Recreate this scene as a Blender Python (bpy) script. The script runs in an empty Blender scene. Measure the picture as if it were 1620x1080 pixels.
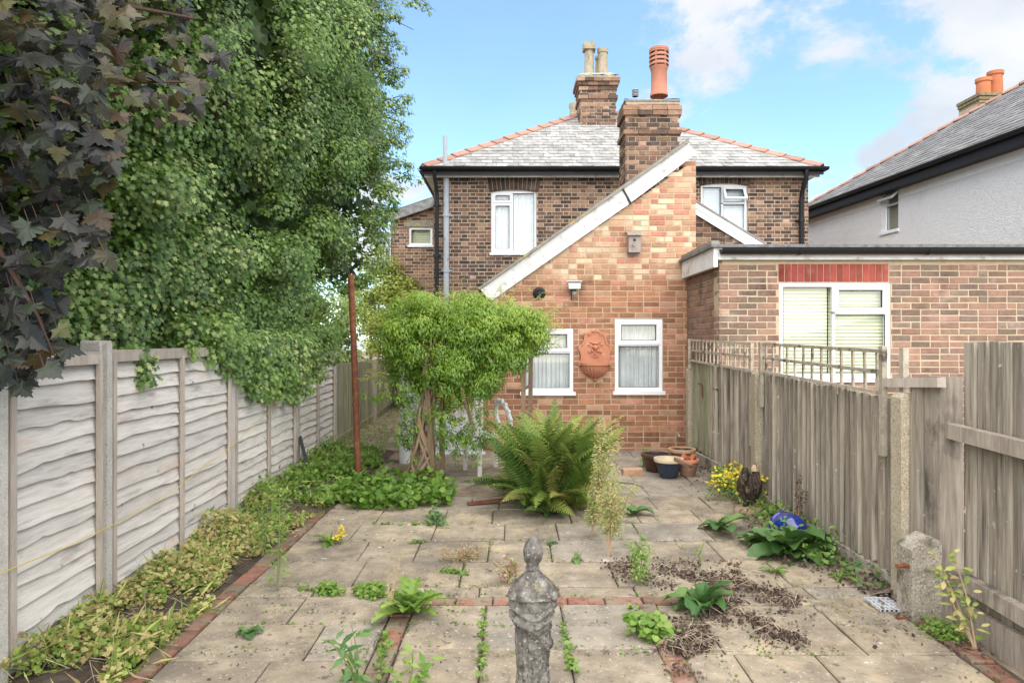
import bpy, math, random
import numpy as np
from mathutils import Vector, Matrix, noise as mnoise
R = math.radians
C = bpy.context.scene.collection
SC = bpy.context.scene
random.seed(7)
rng = np.random.default_rng(11)
U = random.uniform
# ------------------------------------------------------------------ camera
F, CX, HZ, H = 1095.0, 810.0, 537.0, 1.57
cam = bpy.data.objects.new('camera', bpy.data.cameras.new('camera'))
C.objects.link(cam)
cam.location = (0, 0, H)
cam.rotation_euler = (R(90), 0, 0)
cam.data.sensor_width = 36
cam.data.lens = 36 * F / 1620
cam.data.shift_y = -3 / 1620
cam.data.clip_end = 3000
SC.camera = cam
# ------------------------------------------------------------------ sky and sun
SUN = Vector((0.03, -0.56, 0.82)).normalized()
w = bpy.data.worlds.new('World')
SC.world = w
w.use_nodes = True
nt = w.node_tree
for n in list(nt.nodes):
    nt.nodes.remove(n)
def wn(t, **k):
    n = nt.nodes.new(t)
    for a, b in k.items():
        setattr(n, a, b)
    return n
def wmath(op, a, b=None, c=None):
    n = wn('ShaderNodeMath', operation=op)
    for i, x in enumerate((a, b, c)):
        if x is None: continue
        if hasattr(x, 'is_output'): nt.links.new(x, n.inputs[i])
        else: n.inputs[i].default_value = x
    return n.outputs[0]
out = wn('ShaderNodeOutputWorld')
bg = wn('ShaderNodeBackground')
bg.inputs[1].default_value = 0.122
sky = wn('ShaderNodeTexSky', sky_type='NISHITA')
sky.sun_disc = False
sky.sun_elevation = math.asin(SUN.z)
sky.sun_rotation = math.atan2(SUN.x, SUN.y)
sky.air_density = 1.0
sky.dust_density = 0.6
sky.ozone_density = 1.6
tc = wn('ShaderNodeTexCoord')
sep = wn('ShaderNodeSeparateXYZ')
nt.links.new(tc.outputs['Generated'], sep.inputs[0])
zz = wmath('ADD', wmath('MAXIMUM', sep.outputs[2], 0.0), 0.30)
comb = wn('ShaderNodeCombineXYZ')
nt.links.new(wmath('DIVIDE', sep.outputs[0], zz), comb.inputs[0])
nt.links.new(wmath('DIVIDE', sep.outputs[1], zz), comb.inputs[1])
comb.inputs[2].default_value = 4.3
nz = wn('ShaderNodeTexNoise')
nz.inputs['Scale'].default_value = 4.4
nz.inputs['Detail'].default_value = 9
nz.inputs['Roughness'].default_value = 0.62
nz.inputs['Distortion'].default_value = 0.25
nt.links.new(comb.outputs[0], nz.inputs['Vector'])
dens = wmath('MULTIPLY', wmath('SUBTRACT', nz.outputs[0], 0.475), 3.8)
# cumulus banks where the photograph shows them: (px, py, radius px, weight); elsewhere the same noise goes on
for (px, py, r, wt) in ((1150, 70, 170, .22), (1330, 20, 150, .16), (1340, 160, 70, .2), (1570, 60, 110, .2), (1470, 190, 50, .55), (1030, 150, 60, .2),
                        (1560, 170, 70, .4), (1330, 285, 60, .6), (1040, 90, 110, .4), (1390, 270, 40, .5), (1140, 205, 30, .5), (630, 330, 90, .8), (780, 130, 230, -.95), (1230, 235, 110, -.85), (1430, 110, 60, -.6), (1380, 240, 60, -.6), (1080, 230, 70, -.5), (900, 40, 120, -.5)):
    dv = Vector(((px - CX), F, (HZ - py))).normalized()
    dp = wn('ShaderNodeVectorMath', operation='DOT_PRODUCT')
    nrm = wn('ShaderNodeVectorMath', operation='NORMALIZE')
    nt.links.new(tc.outputs['Generated'], nrm.inputs[0])
    nt.links.new(nrm.outputs[0], dp.inputs[0])
    dp.inputs[1].default_value = dv
    cosr = math.cos(math.atan(r / F))
    mr = wn('ShaderNodeMapRange', interpolation_type='SMOOTHSTEP')
    nt.links.new(dp.outputs['Value'], mr.inputs[0])
    mr.inputs[1].default_value = math.cos(math.atan(1.5 * r / F)); mr.inputs[2].default_value = 1 - (1 - cosr) * .12
    mr.inputs[3].default_value = 0; mr.inputs[4].default_value = wt
    dens = wmath('ADD', dens, mr.outputs[0])
mr = wn('ShaderNodeMapRange', interpolation_type='SMOOTHSTEP')
nt.links.new(dens, mr.inputs[0])
mr.inputs[1].default_value = -0.05; mr.inputs[2].default_value = 0.62
mr.inputs[3].default_value = 0.10; mr.inputs[4].default_value = 0.93
skym = wn('ShaderNodeMix', data_type='RGBA', blend_type='MULTIPLY')
skym.inputs[0].default_value = 1
nt.links.new(sky.outputs[0], skym.inputs[6])
SKYC = (0.86, 1.04, 1.10, 1)
skym.inputs[7].default_value = SKYC
mx = wn('ShaderNodeMix', data_type='RGBA')
nt.links.new(mr.outputs[0], mx.inputs[0])
nt.links.new(skym.outputs[2], mx.inputs[6])
nz2 = wn('ShaderNodeTexNoise')
nz2.inputs['Scale'].default_value = 3.0; nz2.inputs['Detail'].default_value = 5
nt.links.new(comb.outputs[0], nz2.inputs['Vector'])
cr = wn('ShaderNodeMix', data_type='RGBA')
CLOUD_A = (2.45, 2.62, 2.85, 1); CLOUD_B = (3.5, 3.5, 3.5, 1)
cr.inputs[6].default_value = CLOUD_A; cr.inputs[7].default_value = CLOUD_B
mr2 = wn('ShaderNodeMapRange'); mr2.inputs[1].default_value = .35; mr2.inputs[2].default_value = .65
nt.links.new(nz2.outputs[0], mr2.inputs[0]); nt.links.new(mr2.outputs[0], cr.inputs[0])
nt.links.new(cr.outputs[2], mx.inputs[7])
nt.links.new(mx.outputs[2], bg.inputs[0])
nt.links.new(bg.outputs[0], out.inputs[0])
sl = bpy.data.lights.new('sun', 'SUN')
sl.energy = 3.3
sl.angle = R(115)
sl.color = (1, .89, .75)
so = bpy.data.objects.new('sun', sl)
C.objects.link(so)
so.rotation_euler = SUN.to_track_quat('Z', 'Y').to_euler()
so.location = SUN * 40
SC.view_settings.view_transform = 'Standard'
SC.view_settings.look = 'None'
SC.view_settings.gamma = 1
SC.view_settings.use_curve_mapping = False
SC.view_settings.exposure = 1.30
# ------------------------------------------------------------------ helpers
def P(px, py, d):
    return Vector(((px - CX) * d / F, d, H - (py - HZ) * d / F))
def G(px, py, z=0):
    d = F * (H - z) / (py - HZ)
    return Vector(((px - CX) * d / F, d, z))
def tag(o, label=None, cat=None, group=None, kind=None):
    if label: o['label'] = label
    if cat: o['category'] = cat
    if group: o['group'] = group
    if kind: o['kind'] = kind
    return o
def adopt(o, parent):
    o.parent = parent
    o.matrix_parent_inverse = parent.matrix_basis.inverted()
def thing(name, label, cat, loc=(0, 0, 0), group=None, kind=None):
    o = bpy.data.objects.new(name, None)
    o.empty_display_size = .1
    C.objects.link(o)
    o.location = loc
    return tag(o, label, cat, group, kind)
def link(name, me, parent=None, mtx=None):
    o = bpy.data.objects.new(name, me)
    C.objects.link(o)
    if mtx is not None: o.matrix_basis = mtx
    if parent is not None: adopt(o, parent)
    return o
class MB:
    def __init__(s):
        s.v = []; s.f = []; s.m = []; s.sm = False
    def face(s, pts, mi=0):
        i = len(s.v); s.v.extend(tuple(p) for p in pts); s.f.append(tuple(range(i, i + len(pts)))); s.m.append(mi)
    def add(s, vs, fs, mi=0):
        i = len(s.v); s.v.extend(tuple(p) for p in vs)
        for f in fs:
            s.f.append(tuple(i + k for k in f)); s.m.append(mi)
        return s
    def box(s, a, b, mi=0, jit=0):
        x0, y0, z0 = a; x1, y1, z1 = b
        vs = [(x + U(-jit, jit), y + U(-jit, jit), z + U(-jit, jit)) for x, y, z in ((x0, y0, z0), (x1, y0, z0), (x1, y1, z0), (x0, y1, z0), (x0, y0, z1), (x1, y0, z1), (x1, y1, z1), (x0, y1, z1))]
        return s.add(vs, [(3, 2, 1, 0), (4, 5, 6, 7), (0, 1, 5, 4), (1, 2, 6, 5), (2, 3, 7, 6), (3, 0, 4, 7)], mi)
    def bar(s, p, q, w, h, up=(0, 0, 1), mi=0):
        """box from p to q, w wide across, h tall along up"""
        p = Vector(p); q = Vector(q); t = (q - p).normalized(); up = Vector(up)
        a = t.cross(up)
        if a.length < 1e-4: a = t.cross(Vector((1, 0, 0)))
        a.normalize(); b = a.cross(t).normalized()
        vs = []
        for e in (p, q):
            for i, j in ((-1, -1), (1, -1), (1, 1), (-1, 1)):
                vs.append(e + a * (i * w / 2) + b * (j * h / 2))
        return s.add(vs, [(0, 1, 2, 3), (7, 6, 5, 4), (1, 0, 4, 5), (2, 1, 5, 6), (3, 2, 6, 7), (0, 3, 7, 4)], mi)
    def prism(s, poly, ext, mi=0, cap=True):
        """poly: list of 3D points; ext: extrusion vector"""
        n = len(poly); ext = Vector(ext)
        vs = [Vector(p) for p in poly] + [Vector(p) + ext for p in poly]
        fs = [(i, (i + 1) % n, n + (i + 1) % n, n + i) for i in range(n)]
        if cap: fs += [tuple(range(n - 1, -1, -1)), tuple(range(n, 2 * n))]
        return s.add(vs, fs, mi)
    def tube(s, pts, rad, n=8, mi=0, cap=True):
        pts = [Vector(p) for p in pts]; k = len(pts)
        rad = [rad] * k if not hasattr(rad, '__len__') else rad
        base = len(s.v); ref = None
        for i, p in enumerate(pts):
            t = (pts[min(i + 1, k - 1)] - pts[max(i - 1, 0)]).normalized()
            if ref is None:
                ref = t.orthogonal().normalized()
            a = (ref - t * ref.dot(t)); a = a.normalized() if a.length > 1e-5 else t.orthogonal().normalized(); ref = a
            b = t.cross(a)
            for j in range(n):
                an = 2 * math.pi * j / n
                s.v.append(tuple(p + (a * math.cos(an) + b * math.sin(an)) * rad[i]))
        for i in range(k - 1):
            for j in range(n):
                j2 = (j + 1) % n
                s.f.append((base + i * n + j, base + i * n + j2, base + (i + 1) * n + j2, base + (i + 1) * n + j)); s.m.append(mi)
        if cap:
            s.f.append(tuple(base + j for j in range(n - 1, -1, -1))); s.m.append(mi)
            s.f.append(tuple(base + (k - 1) * n + j for j in range(n))); s.m.append(mi)
        return s
    def lathe(s, prof, n=24, c=(0, 0, 0), mi=0, fn=None, M=None):
        """prof: (radius, z) list; fn(angle, i, r) -> r"""
        base = len(s.v); c = Vector(c)
        for i, (r, z) in enumerate(prof):
            for j in range(n):
                an = 2 * math.pi * j / n
                rr = fn(an, i, r) if fn else r
                p = Vector((rr * math.cos(an), rr * math.sin(an), z))
                if M is not None: p = M @ p
                s.v.append(tuple(p + c))
        for i in range(len(prof) - 1):
            for j in range(n):
                j2 = (j + 1) % n
                s.f.append((base + i * n + j, base + i * n + j2, base + (i + 1) * n + j2, base + (i + 1) * n + j)); s.m.append(mi)
        return s
    def blob(s, c, r, n=10, m=7, mi=0, jit=.0):
        c = Vector(c); base = len(s.v)
        r = r if hasattr(r, '__len__') else (r, r, r)
        for i in range(m + 1):
            th = math.pi * i / m
            for j in range(n):
                an = 2 * math.pi * j / n; k = 1 + U(-jit, jit)
                s.v.append((c.x + r[0] * k * math.sin(th) * math.cos(an), c.y + r[1] * k * math.sin(th) * math.sin(an), c.z - r[2] * k * math.cos(th)))
        for i in range(m):
            for j in range(n):
                j2 = (j + 1) % n
                s.f.append((base + i * n + j, base + i * n + j2, base + (i + 1) * n + j2, base + (i + 1) * n + j)); s.m.append(mi)
        return s
    def mesh(s, name, mats, smooth=False):
        me = bpy.data.meshes.new(name)
        me.from_pydata(s.v, [], s.f)
        mats = mats if isinstance(mats, (list, tuple)) else [mats]
        for m in mats: me.materials.append(m)
        if len(mats) > 1: me.polygons.foreach_set('material_index', s.m)
        if smooth:
            me.polygons.foreach_set('use_smooth', [True] * len(me.polygons))
            try: me.set_sharp_from_angle(angle=R(40))
            except Exception: pass
        me.update()
        return me
    def build(s, name, mats, parent=None, smooth=False):
        return link(name, s.mesh(name, mats, smooth), parent)
# ------------------------------------------------------------------ materials
def newmat(name):
    m = bpy.data.materials.new(name); m.use_nodes = True
    t = m.node_tree
    for n in list(t.nodes): t.nodes.remove(n)
    return m, t
def surf(name, stops, scale=6, stretch=(1, 1, 1), rough=.85, bump=.3, bscale=60, var=.12, stain=None, spots=None, spec=.3, metal=0, detail=5, stain2=None, bdist=.01, coat=0, per=False):
    """stops: colours over a noise; stain=(colour, scale, stretch, lo, hi); spots=(colour, scale, lo, hi) voronoi patches"""
    m, t = newmat(name); L = t.links.new
    N = lambda ty, **k: [setattr(n, a, b) or n for n in [t.nodes.new(ty)] for a, b in (list(k.items()) or [('label', '')])][-1]
    o = N('ShaderNodeOutputMaterial'); b = N('ShaderNodeBsdfPrincipled'); L(b.outputs[0], o.inputs[0])
    geo = N('ShaderNodeNewGeometry'); oi = N('ShaderNodeObjectInfo')
    mp = N('ShaderNodeMapping'); mp.inputs[3].default_value = stretch; L(geo.outputs['Position'], mp.inputs[0])
    off = N('ShaderNodeVectorMath', operation='ADD'); L(mp.outputs[0], off.inputs[0])
    rr = N('ShaderNodeVectorMath', operation='SCALE'); rr.inputs[0].default_value = (13.7, 7.1, 3.3); L(oi.outputs['Random'], rr.inputs['Scale']); L(rr.outputs[0], off.inputs[1])
    nz = N('ShaderNodeTexNoise'); nz.inputs['Scale'].default_value = scale; nz.inputs['Detail'].default_value = detail; nz.inputs['Roughness'].default_value = .65; L(off.outputs[0], nz.inputs['Vector'])
    cr = N('ShaderNodeValToRGB'); L(nz.outputs[0], cr.inputs[0])
    k = len(stops); el = cr.color_ramp.elements
    while len(el) < k: el.new(.5)
    for i, c in enumerate(stops):
        el[i].position = .3 + .4 * i / max(1, k - 1); el[i].color = (*c, 1)
    col = cr.outputs[0]
    for sp in (stain, stain2):
        if not sp: continue
        c, sc, st, lo, hi = sp
        m2 = N('ShaderNodeMapping'); m2.inputs[3].default_value = st; L(geo.outputs['Position'], m2.inputs[0])
        n2 = N('ShaderNodeTexNoise'); n2.inputs['Scale'].default_value = sc; n2.inputs['Detail'].default_value = 6; n2.inputs['Roughness'].default_value = .6
        if per:
            o2 = N('ShaderNodeVectorMath', operation='ADD'); L(m2.outputs[0], o2.inputs[0]); L(rr.outputs[0], o2.inputs[1]); L(o2.outputs[0], n2.inputs['Vector'])
        else: L(m2.outputs[0], n2.inputs['Vector'])
        r2 = N('ShaderNodeMapRange'); r2.inputs[1].default_value = lo; r2.inputs[2].default_value = hi; L(n2.outputs[0], r2.inputs[0])
        x = N('ShaderNodeMix', data_type='RGBA'); L(r2.outputs[0], x.inputs[0]); L(col, x.inputs[6]); x.inputs[7].default_value = (*c, 1); col = x.outputs[2]
    for sp in (spots if isinstance(spots, list) else [spots]):
        if not sp: continue
        c, sc, lo, hi = sp
        wv = N('ShaderNodeTexNoise'); wv.inputs['Scale'].default_value = sc; wv.inputs['Detail'].default_value = 3; wv.inputs['Roughness'].default_value = .5; L(geo.outputs['Position'], wv.inputs['Vector'])
        r2 = N('ShaderNodeMapRange'); r2.inputs[1].default_value = lo; r2.inputs[2].default_value = hi; L(wv.outputs[0], r2.inputs[0])
        x = N('ShaderNodeMix', data_type='RGBA'); L(r2.outputs[0], x.inputs[0]); L(col, x.inputs[6]); x.inputs[7].default_value = (*c, 1); col = x.outputs[2]
    if var:
        at = N('ShaderNodeAttribute'); at.attribute_name = 'rnd'
        ad = N('ShaderNodeMath', operation='ADD'); L(at.outputs['Fac'], ad.inputs[0]); L(oi.outputs['Random'], ad.inputs[1])
        fr = N('ShaderNodeMath', operation='FRACT'); L(ad.outputs[0], fr.inputs[0])
        ma = N('ShaderNodeMapRange'); ma.inputs[3].default_value = 1 - var; ma.inputs[4].default_value = 1 + var; L(fr.outputs[0], ma.inputs[0])
        x = N('ShaderNodeVectorMath', operation='SCALE'); L(col, x.inputs[0]); L(ma.outputs[0], x.inputs['Scale']); col = x.outputs[0]
    L(col, b.inputs['Base Color'])
    b.inputs['Roughness'].default_value = rough; b.inputs['Metallic'].default_value = metal
    b.inputs['Specular IOR Level'].default_value = spec; b.inputs['Coat Weight'].default_value = coat
    if bump:
        n3 = N('ShaderNodeTexNoise'); n3.inputs['Scale'].default_value = bscale; n3.inputs['Detail'].default_value = 4; n3.inputs['Roughness'].default_value = .7; L(off.outputs[0], n3.inputs['Vector'])
        bu = N('ShaderNodeBump'); bu.inputs['Strength'].default_value = bump; bu.inputs['Distance'].default_value = bdist; L(n3.outputs[0], bu.inputs['Height']); L(bu.outputs[0], b.inputs['Normal'])
    return m
def leafmat(name, cols, trans=.35, rough=.45, spec=.35, back=None):
    m, t = newmat(name); L = t.links.new; N = t.nodes.new
    o = N('ShaderNodeOutputMaterial'); b = N('ShaderNodeBsdfPrincipled'); tr = N('ShaderNodeBsdfTranslucent'); mx = N('ShaderNodeMixShader')
    at = N('ShaderNodeAttribute'); at.attribute_name = 'rnd'; oi = N('ShaderNodeObjectInfo')
    ad = N('ShaderNodeMath'); L(at.outputs['Fac'], ad.inputs[0]); L(oi.outputs['Random'], ad.inputs[1])
    fr = N('ShaderNodeMath'); fr.operation = 'FRACT'; L(ad.outputs[0], fr.inputs[0])
    cr = N('ShaderNodeValToRGB'); el = cr.color_ramp.elements
    while len(el) < len(cols): el.new(.5)
    for i, c in enumerate(cols): el[i].position = i / max(1, len(cols) - 1); el[i].color = (*c, 1)
    L(fr.outputs[0], cr.inputs[0]); col = cr.outputs[0]
    if back:
        g = N('ShaderNodeNewGeometry'); x = N('ShaderNodeMix'); x.data_type = 'RGBA'; L(g.outputs['Backfacing'], x.inputs[0]); L(col, x.inputs[6]); x.inputs[7].default_value = (*back, 1); col = x.outputs[2]
    g2 = N('ShaderNodeNewGeometry'); n1 = N('ShaderNodeTexNoise'); n1.inputs['Scale'].default_value = 30; L(g2.outputs['Position'], n1.inputs['Vector'])
    ma = N('ShaderNodeMapRange'); ma.inputs[3].default_value = .7; ma.inputs[4].default_value = 1.3; L(n1.outputs[0], ma.inputs[0])
    sc = N('ShaderNodeVectorMath'); sc.operation = 'SCALE'; L(col, sc.inputs[0]); L(ma.outputs[0], sc.inputs['Scale']); col = sc.outputs[0]
    L(col, b.inputs['Base Color']); L(col, tr.inputs['Color'])
    b.inputs['Roughness'].default_value = rough; b.inputs['Specular IOR Level'].default_value = spec
    mx.inputs[0].default_value = trans; L(b.outputs[0], mx.inputs[1]); L(tr.outputs[0], mx.inputs[2]); L(mx.outputs[0], o.inputs[0])
    return m
def flat(name, c, rough=.5, spec=.4, metal=0, **k):
    return surf(name, [tuple(x * .93 for x in c), c], scale=9, rough=rough, spec=spec, metal=metal, bump=k.pop('bump', .05), var=k.pop('var', 0), **k)
def glassmat():
    m, t = newmat('window_glass'); L = t.links.new; N = t.nodes.new
    o = N('ShaderNodeOutputMaterial'); tr = N('ShaderNodeBsdfTransparent'); gl = N('ShaderNodeBsdfGlossy'); mx = N('ShaderNodeMixShader'); fr = N('ShaderNodeLayerWeight'); pw = N('ShaderNodeMath'); pw.operation = 'POWER'; pm_ = N('ShaderNodeMath'); pm_.operation = 'MULTIPLY_ADD'
    gl.inputs['Roughness'].default_value = .02; fr.inputs[0].default_value = .5; L(fr.outputs['Facing'], pw.inputs[0]); pw.inputs[1].default_value = 4; L(pw.outputs[0], pm_.inputs[0]); pm_.inputs[1].default_value = .7; pm_.inputs[2].default_value = .10; tr.inputs[0].default_value = (.97, .98, .98, 1)
    L(pm_.outputs[0], mx.inputs[0]); L(tr.outputs[0], mx.inputs[1]); L(gl.outputs[0], mx.inputs[2]); L(mx.outputs[0], o.inputs[0])
    return m
GLASS = glassmat()
m_upvc = flat('white_upvc', (.80, .82, .85), rough=.35)
m_whitewood = surf('white_painted_board', [(.55, .55, .53), (.68, .68, .67), (.74, .75, .76)], scale=5, rough=.7, stain=((.32, .31, .27), 7, (1, 1, 1), .56, .72), bump=.2)
m_black = flat('black_plastic', (.014, .0145, .016), rough=.5, spec=.3)
m_lead = surf('lead_grey', [(.42, .44, .46), (.56, .58, .6)], scale=4, rough=.6)
m_greypipe = surf('flaking_grey_pipe', [(.36, .40, .45), (.45, .49, .54)], scale=5, rough=.6, stain=((.06, .06, .06), 14, (1, 1, .35), .60, .66))
m_curtain = surf('net_curtain', [(.50, .54, .55), (.70, .74, .74)], scale=3, rough=.9, bump=0, var=0)
m_lace = surf('lace_curtain', [(.62, .68, .72), (.84, .88, .90)], scale=28, stretch=(1, 1, .55), rough=.9, bump=0, var=0, detail=1)
m_blind = surf('pale_green_blind', [(.66, .70, .48), (.74, .77, .56)], scale=2, rough=.8, bump=0, var=0)
m_blindw = surf('pale_blue_blind', [(.66, .77, .82), (.76, .85, .88)], scale=2, rough=.8, bump=0, var=0)
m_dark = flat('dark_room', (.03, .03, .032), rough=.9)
m_terra = surf('terracotta', [(.46, .19, .11), (.56, .25, .15)], scale=7, rough=.8, stain=((.62, .40, .28), 9, (1, 1, 1), .58, .75))
m_terra_pot = surf('terracotta_chimney_pot', [(.40, .17, .11), (.50, .22, .15)], scale=6, rough=.8)
m_orange_pot = surf('orange_chimney_pot', [(.44, .14, .065), (.52, .19, .09)], scale=6, rough=.8)
m_buffpot = surf('weathered_buff_pot', [(.30, .26, .19), (.45, .38, .27)], scale=9, rough=.9, stain=((.16, .14, .08), 9, (1, 1, .6), .55, .68))
m_hip = surf('terracotta_hip_tile', [(.27, .145, .105), (.37, .215, .165)], scale=5, rough=.85, var=.16, stain=((.25, .20, .16), 6, (1, 1, 1), .6, .74))
m_flaunch = surf('lichen_mortar', [(.20, .19, .16), (.34, .32, .27)], scale=14, rough=.95, stain=((.45, .35, .08), 8, (1, 1, 1), .58, .66), bump=.8, bscale=40)
m_conc = surf('speckled_concrete', [(.40, .38, .345), (.53, .51, .465)], scale=11, rough=.95, spots=[((.62, .58, .51), 120, .56, .64), ((.26, .24, .20), 90, .60, .70)], bump=.5, bscale=90)
m_conc_warm = surf('mossy_aggregate_concrete', [(.33, .28, .20), (.44, .385, .29)], scale=9, rough=.95, spots=[((.60, .52, .38), 120, .54, .62), ((.22, .18, .13), 90, .58, .68)], bump=.6, bscale=90)
m_soil = surf('bed_soil', [(.055, .042, .032), (.11, .085, .062), (.20, .16, .12)], scale=9, rough=1, bump=1, bscale=45, bdist=.03)
m_earth = surf('trodden_earth', [(.13, .10, .075), (.24, .19, .14), (.32, .26, .20)], scale=5, rough=1, bump=.8, bscale=35, bdist=.03)
m_mortar_o = surf('buff_mortar', [(.44, .32, .215), (.56, .43, .30)], scale=12, rough=1, bump=.4, bscale=120)
m_mortar_d = surf('pale_mortar', [(.40, .31, .23), (.58, .48, .38)], scale=9, rough=1, bump=.4, bscale=120)
m_mortar_y = surf('yellow_mortar', [(.44, .35, .245), (.54, .44, .31)], scale=12, rough=1, bump=.4, bscale=120)
m_bark = surf('bark', [(.07, .055, .045), (.15, .12, .10)], scale=9, stretch=(1, 1, .3), rough=.95, bump=.8)
m_vine = surf('vine_bark', [(.20, .13, .08), (.36, .26, .18)], scale=10, stretch=(1, 1, .3), rough=.9, bump=.6)
m_stem = surf('green_stem', [(.12, .16, .05), (.20, .22, .08)], scale=9, rough=.7, bump=0)
m_drystem = surf('dry_stem', [(.30, .20, .12), (.46, .34, .22)], scale=9, rough=.9, bump=0)
m_rust = surf('rusty_steel', [(.10, .035, .020), (.17, .06, .032), (.24, .10, .05)], scale=14, rough=.85, bump=.4)
def brick_m(name, a, b, **k):
    return surf(name, [a, tuple((x + y) / 2 for x, y in zip(a, b)), b], scale=16, rough=.92, bump=.5, bscale=110, var=.2, stain=(tuple(min(.7, x * 1.25 + .10) for x in b), 2.1, (1, 1, 1.6), .56, .80), stain2=(tuple(x * .45 for x in a), 3.3, (1, 1, .6), .58, .78), **k)
K = .92
BX = [brick_m('red_orange_brick', (.32, .145, .08), (.42, .215, .125)), brick_m('brown_red_brick', (.25, .115, .068), (.34, .17, .10)), brick_m('dusty_pink_brick', (.39, .225, .14), (.49, .31, .20)),
      brick_m('cream_brick', (.56, .385, .265), (.68, .49, .34)), brick_m('faded_red_brick', (.40, .17, .115), (.50, .24, .17))]
BM = [brick_m('dark_brown_brick', (.06, .042, .034), (.14, .092, .07)), brick_m('mid_brown_brick', (.14, .082, .056), (.25, .15, .10)), brick_m('tan_brick', (.25, .15, .095), (.36, .23, .155)),
      brick_m('sooty_brick', (.035, .028, .027), (.085, .062, .052))]
BN = [brick_m('plum_brick', (.18, .115, .088), (.28, .18, .135)), brick_m('rust_brick', (.25, .145, .105), (.33, .20, .15)), brick_m('grey_brown_brick', (.155, .115, .09), (.24, .175, .135)), brick_m('smooth_red_brick', (.27, .055, .042), (.34, .085, .065))]
m_slate = surf('weathered_slate', [(.20, .195, .188), (.295, .29, .28), (.41, .405, .39)], scale=5, rough=.75, var=.22, stain=((.48, .48, .44), 3.2, (1, 1, 1), .54, .74), spots=[((.18, .17, .14), 22, .60, .68)], bump=.3)
m_slate2 = surf('grey_slate', [(.13, .125, .12), (.19, .183, .175), (.26, .25, .24)], scale=4, rough=.6, var=.18, bump=.2)
WOODL = dict(rough=.9, bump=.6, var=.13, per=True)
m_lap = surf('silver_larch_lap', [(.52, .48, .43), (.64, .60, .545), (.72, .685, .635)], scale=4.2, stretch=(1, 1, 14), bscale=22, spots=[((.24, .20, .17), 7.5, .70, .75)], stain=((.33, .30, .27), 3.4, (1, .6, 4.5), .58, .72), stain2=((.60, .46, .36), 2.2, (1, 1, 3), .60, .72), **WOODL)
m_batten = surf('weathered_batten', [(.33, .28, .23), (.50, .44, .38)], scale=5, stretch=(4, 4, .6), bscale=20, **WOODL)
m_close = surf('grey_closeboard', [(.23, .195, .155), (.36, .315, .255), (.48, .435, .365)], scale=4, stretch=(9, 9, .55), bscale=16, stain=((.13, .11, .09), 2.8, (5.5, 5.5, .45), .52, .68), spots=[((.58, .52, .43), 17, .68, .73)], rough=.9, bump=.7, var=.26, per=True)
m_closegreen = surf('mossy_closeboard', [(.20, .19, .13), (.30, .28, .19), (.38, .36, .25)], scale=4, stretch=(9, 9, .6), bscale=16, stain=((.15, .17, .08), 2, (2, 2, .6), .5, .7), **WOODL)
m_lattice = surf('grey_lattice', [(.32, .27, .21), (.52, .46, .37)], scale=8, stretch=(2, 2, 2), bscale=30, stain=((.10, .085, .07), 7, (1, 1, 1), .54, .66), **WOODL)
m_post = surf('split_timber_post', [(.21, .175, .14), (.34, .29, .24), (.44, .39, .32)], scale=5, stretch=(7, 7, .6), bscale=16, stain=((.09, .08, .07), 3, (1, 1, .7), .55, .68), **WOODL)
m_slab = surf('sandstone_slab', [(.20, .163, .116), (.285, .24, .175), (.375, .32, .24)], scale=7, rough=.95, var=.09, stain=((.17, .145, .115), 2.6, (1, 1, 1), .47, .66), stain2=((.47, .38, .25), 3.1, (1, 1, 1), .55, .75),
              spots=[((.56, .53, .47), 11, .72, .75), ((.14, .12, .10), 17, .64, .72), ((.48, .43, .34), 60, .62, .74)], bump=.6, bscale=55)
m_slabg = surf('grey_slab', [(.205, .178, .138), (.28, .245, .195), (.355, .315, .255)], scale=7, rough=.95, var=.08, stain=((.17, .155, .135), 2.2, (1, 1, 1), .5, .68), spots=[((.50, .48, .44), 12, .70, .74), ((.46, .435, .39), 45, .62, .72)], bump=.6, bscale=55)
m_edge = surf('edging_brick', [(.19, .085, .06), (.30, .15, .105)], scale=12, rough=.95, var=.2, stain=((.22, .18, .13), 6, (1, 1, 1), .46, .58), stain2=((.10, .08, .06), 13, (1, 1, 1), .55, .66), bump=.6)
# ------------------------------------------------------------------ leaves
def shp(v, f): return np.array(v, float), np.array(f, int)
OVAL = shp([(0, 0, 0), (.35, .24, .05), (.75, .17, .03), (1, 0, -.08), (.75, -.17, .03), (.35, -.24, .05)], [(0, 1, 5), (1, 2, 5), (2, 4, 5), (2, 3, 4)])
ROUND = shp([(0, 0, 0), (-.06, .28, .02), (.3, .5, .06), (.75, .38, .02), (1, 0, -.06), (.75, -.38, .02), (.3, -.5, .06), (-.06, -.28, .02), (.4, 0, -.05)], [(8, 0, 1), (8, 1, 2), (8, 2, 3), (8, 3, 4), (8, 4, 5), (8, 5, 6), (8, 6, 7), (8, 7, 0)])
LOBED = shp([(0, 0, 0), (.12, .42, .05), (.38, .26, 0), (.66, .46, .05), (.72, .16, 0), (1, 0, -.08), (.72, -.16, 0), (.66, -.46, .05), (.38, -.26, 0), (.12, -.42, .05)], [(0, 1, 2), (0, 2, 8), (0, 8, 9), (2, 3, 4), (2, 4, 6), (2, 6, 8), (6, 7, 8), (4, 5, 6)])
LANCE = shp([(0, 0, 0), (.4, .13, .03), (1, 0, -.08), (.4, -.13, .03)], [(0, 1, 3), (1, 2, 3)])
def norm(a): return a / np.maximum(np.linalg.norm(a, axis=1, keepdims=True), 1e-9)
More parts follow.
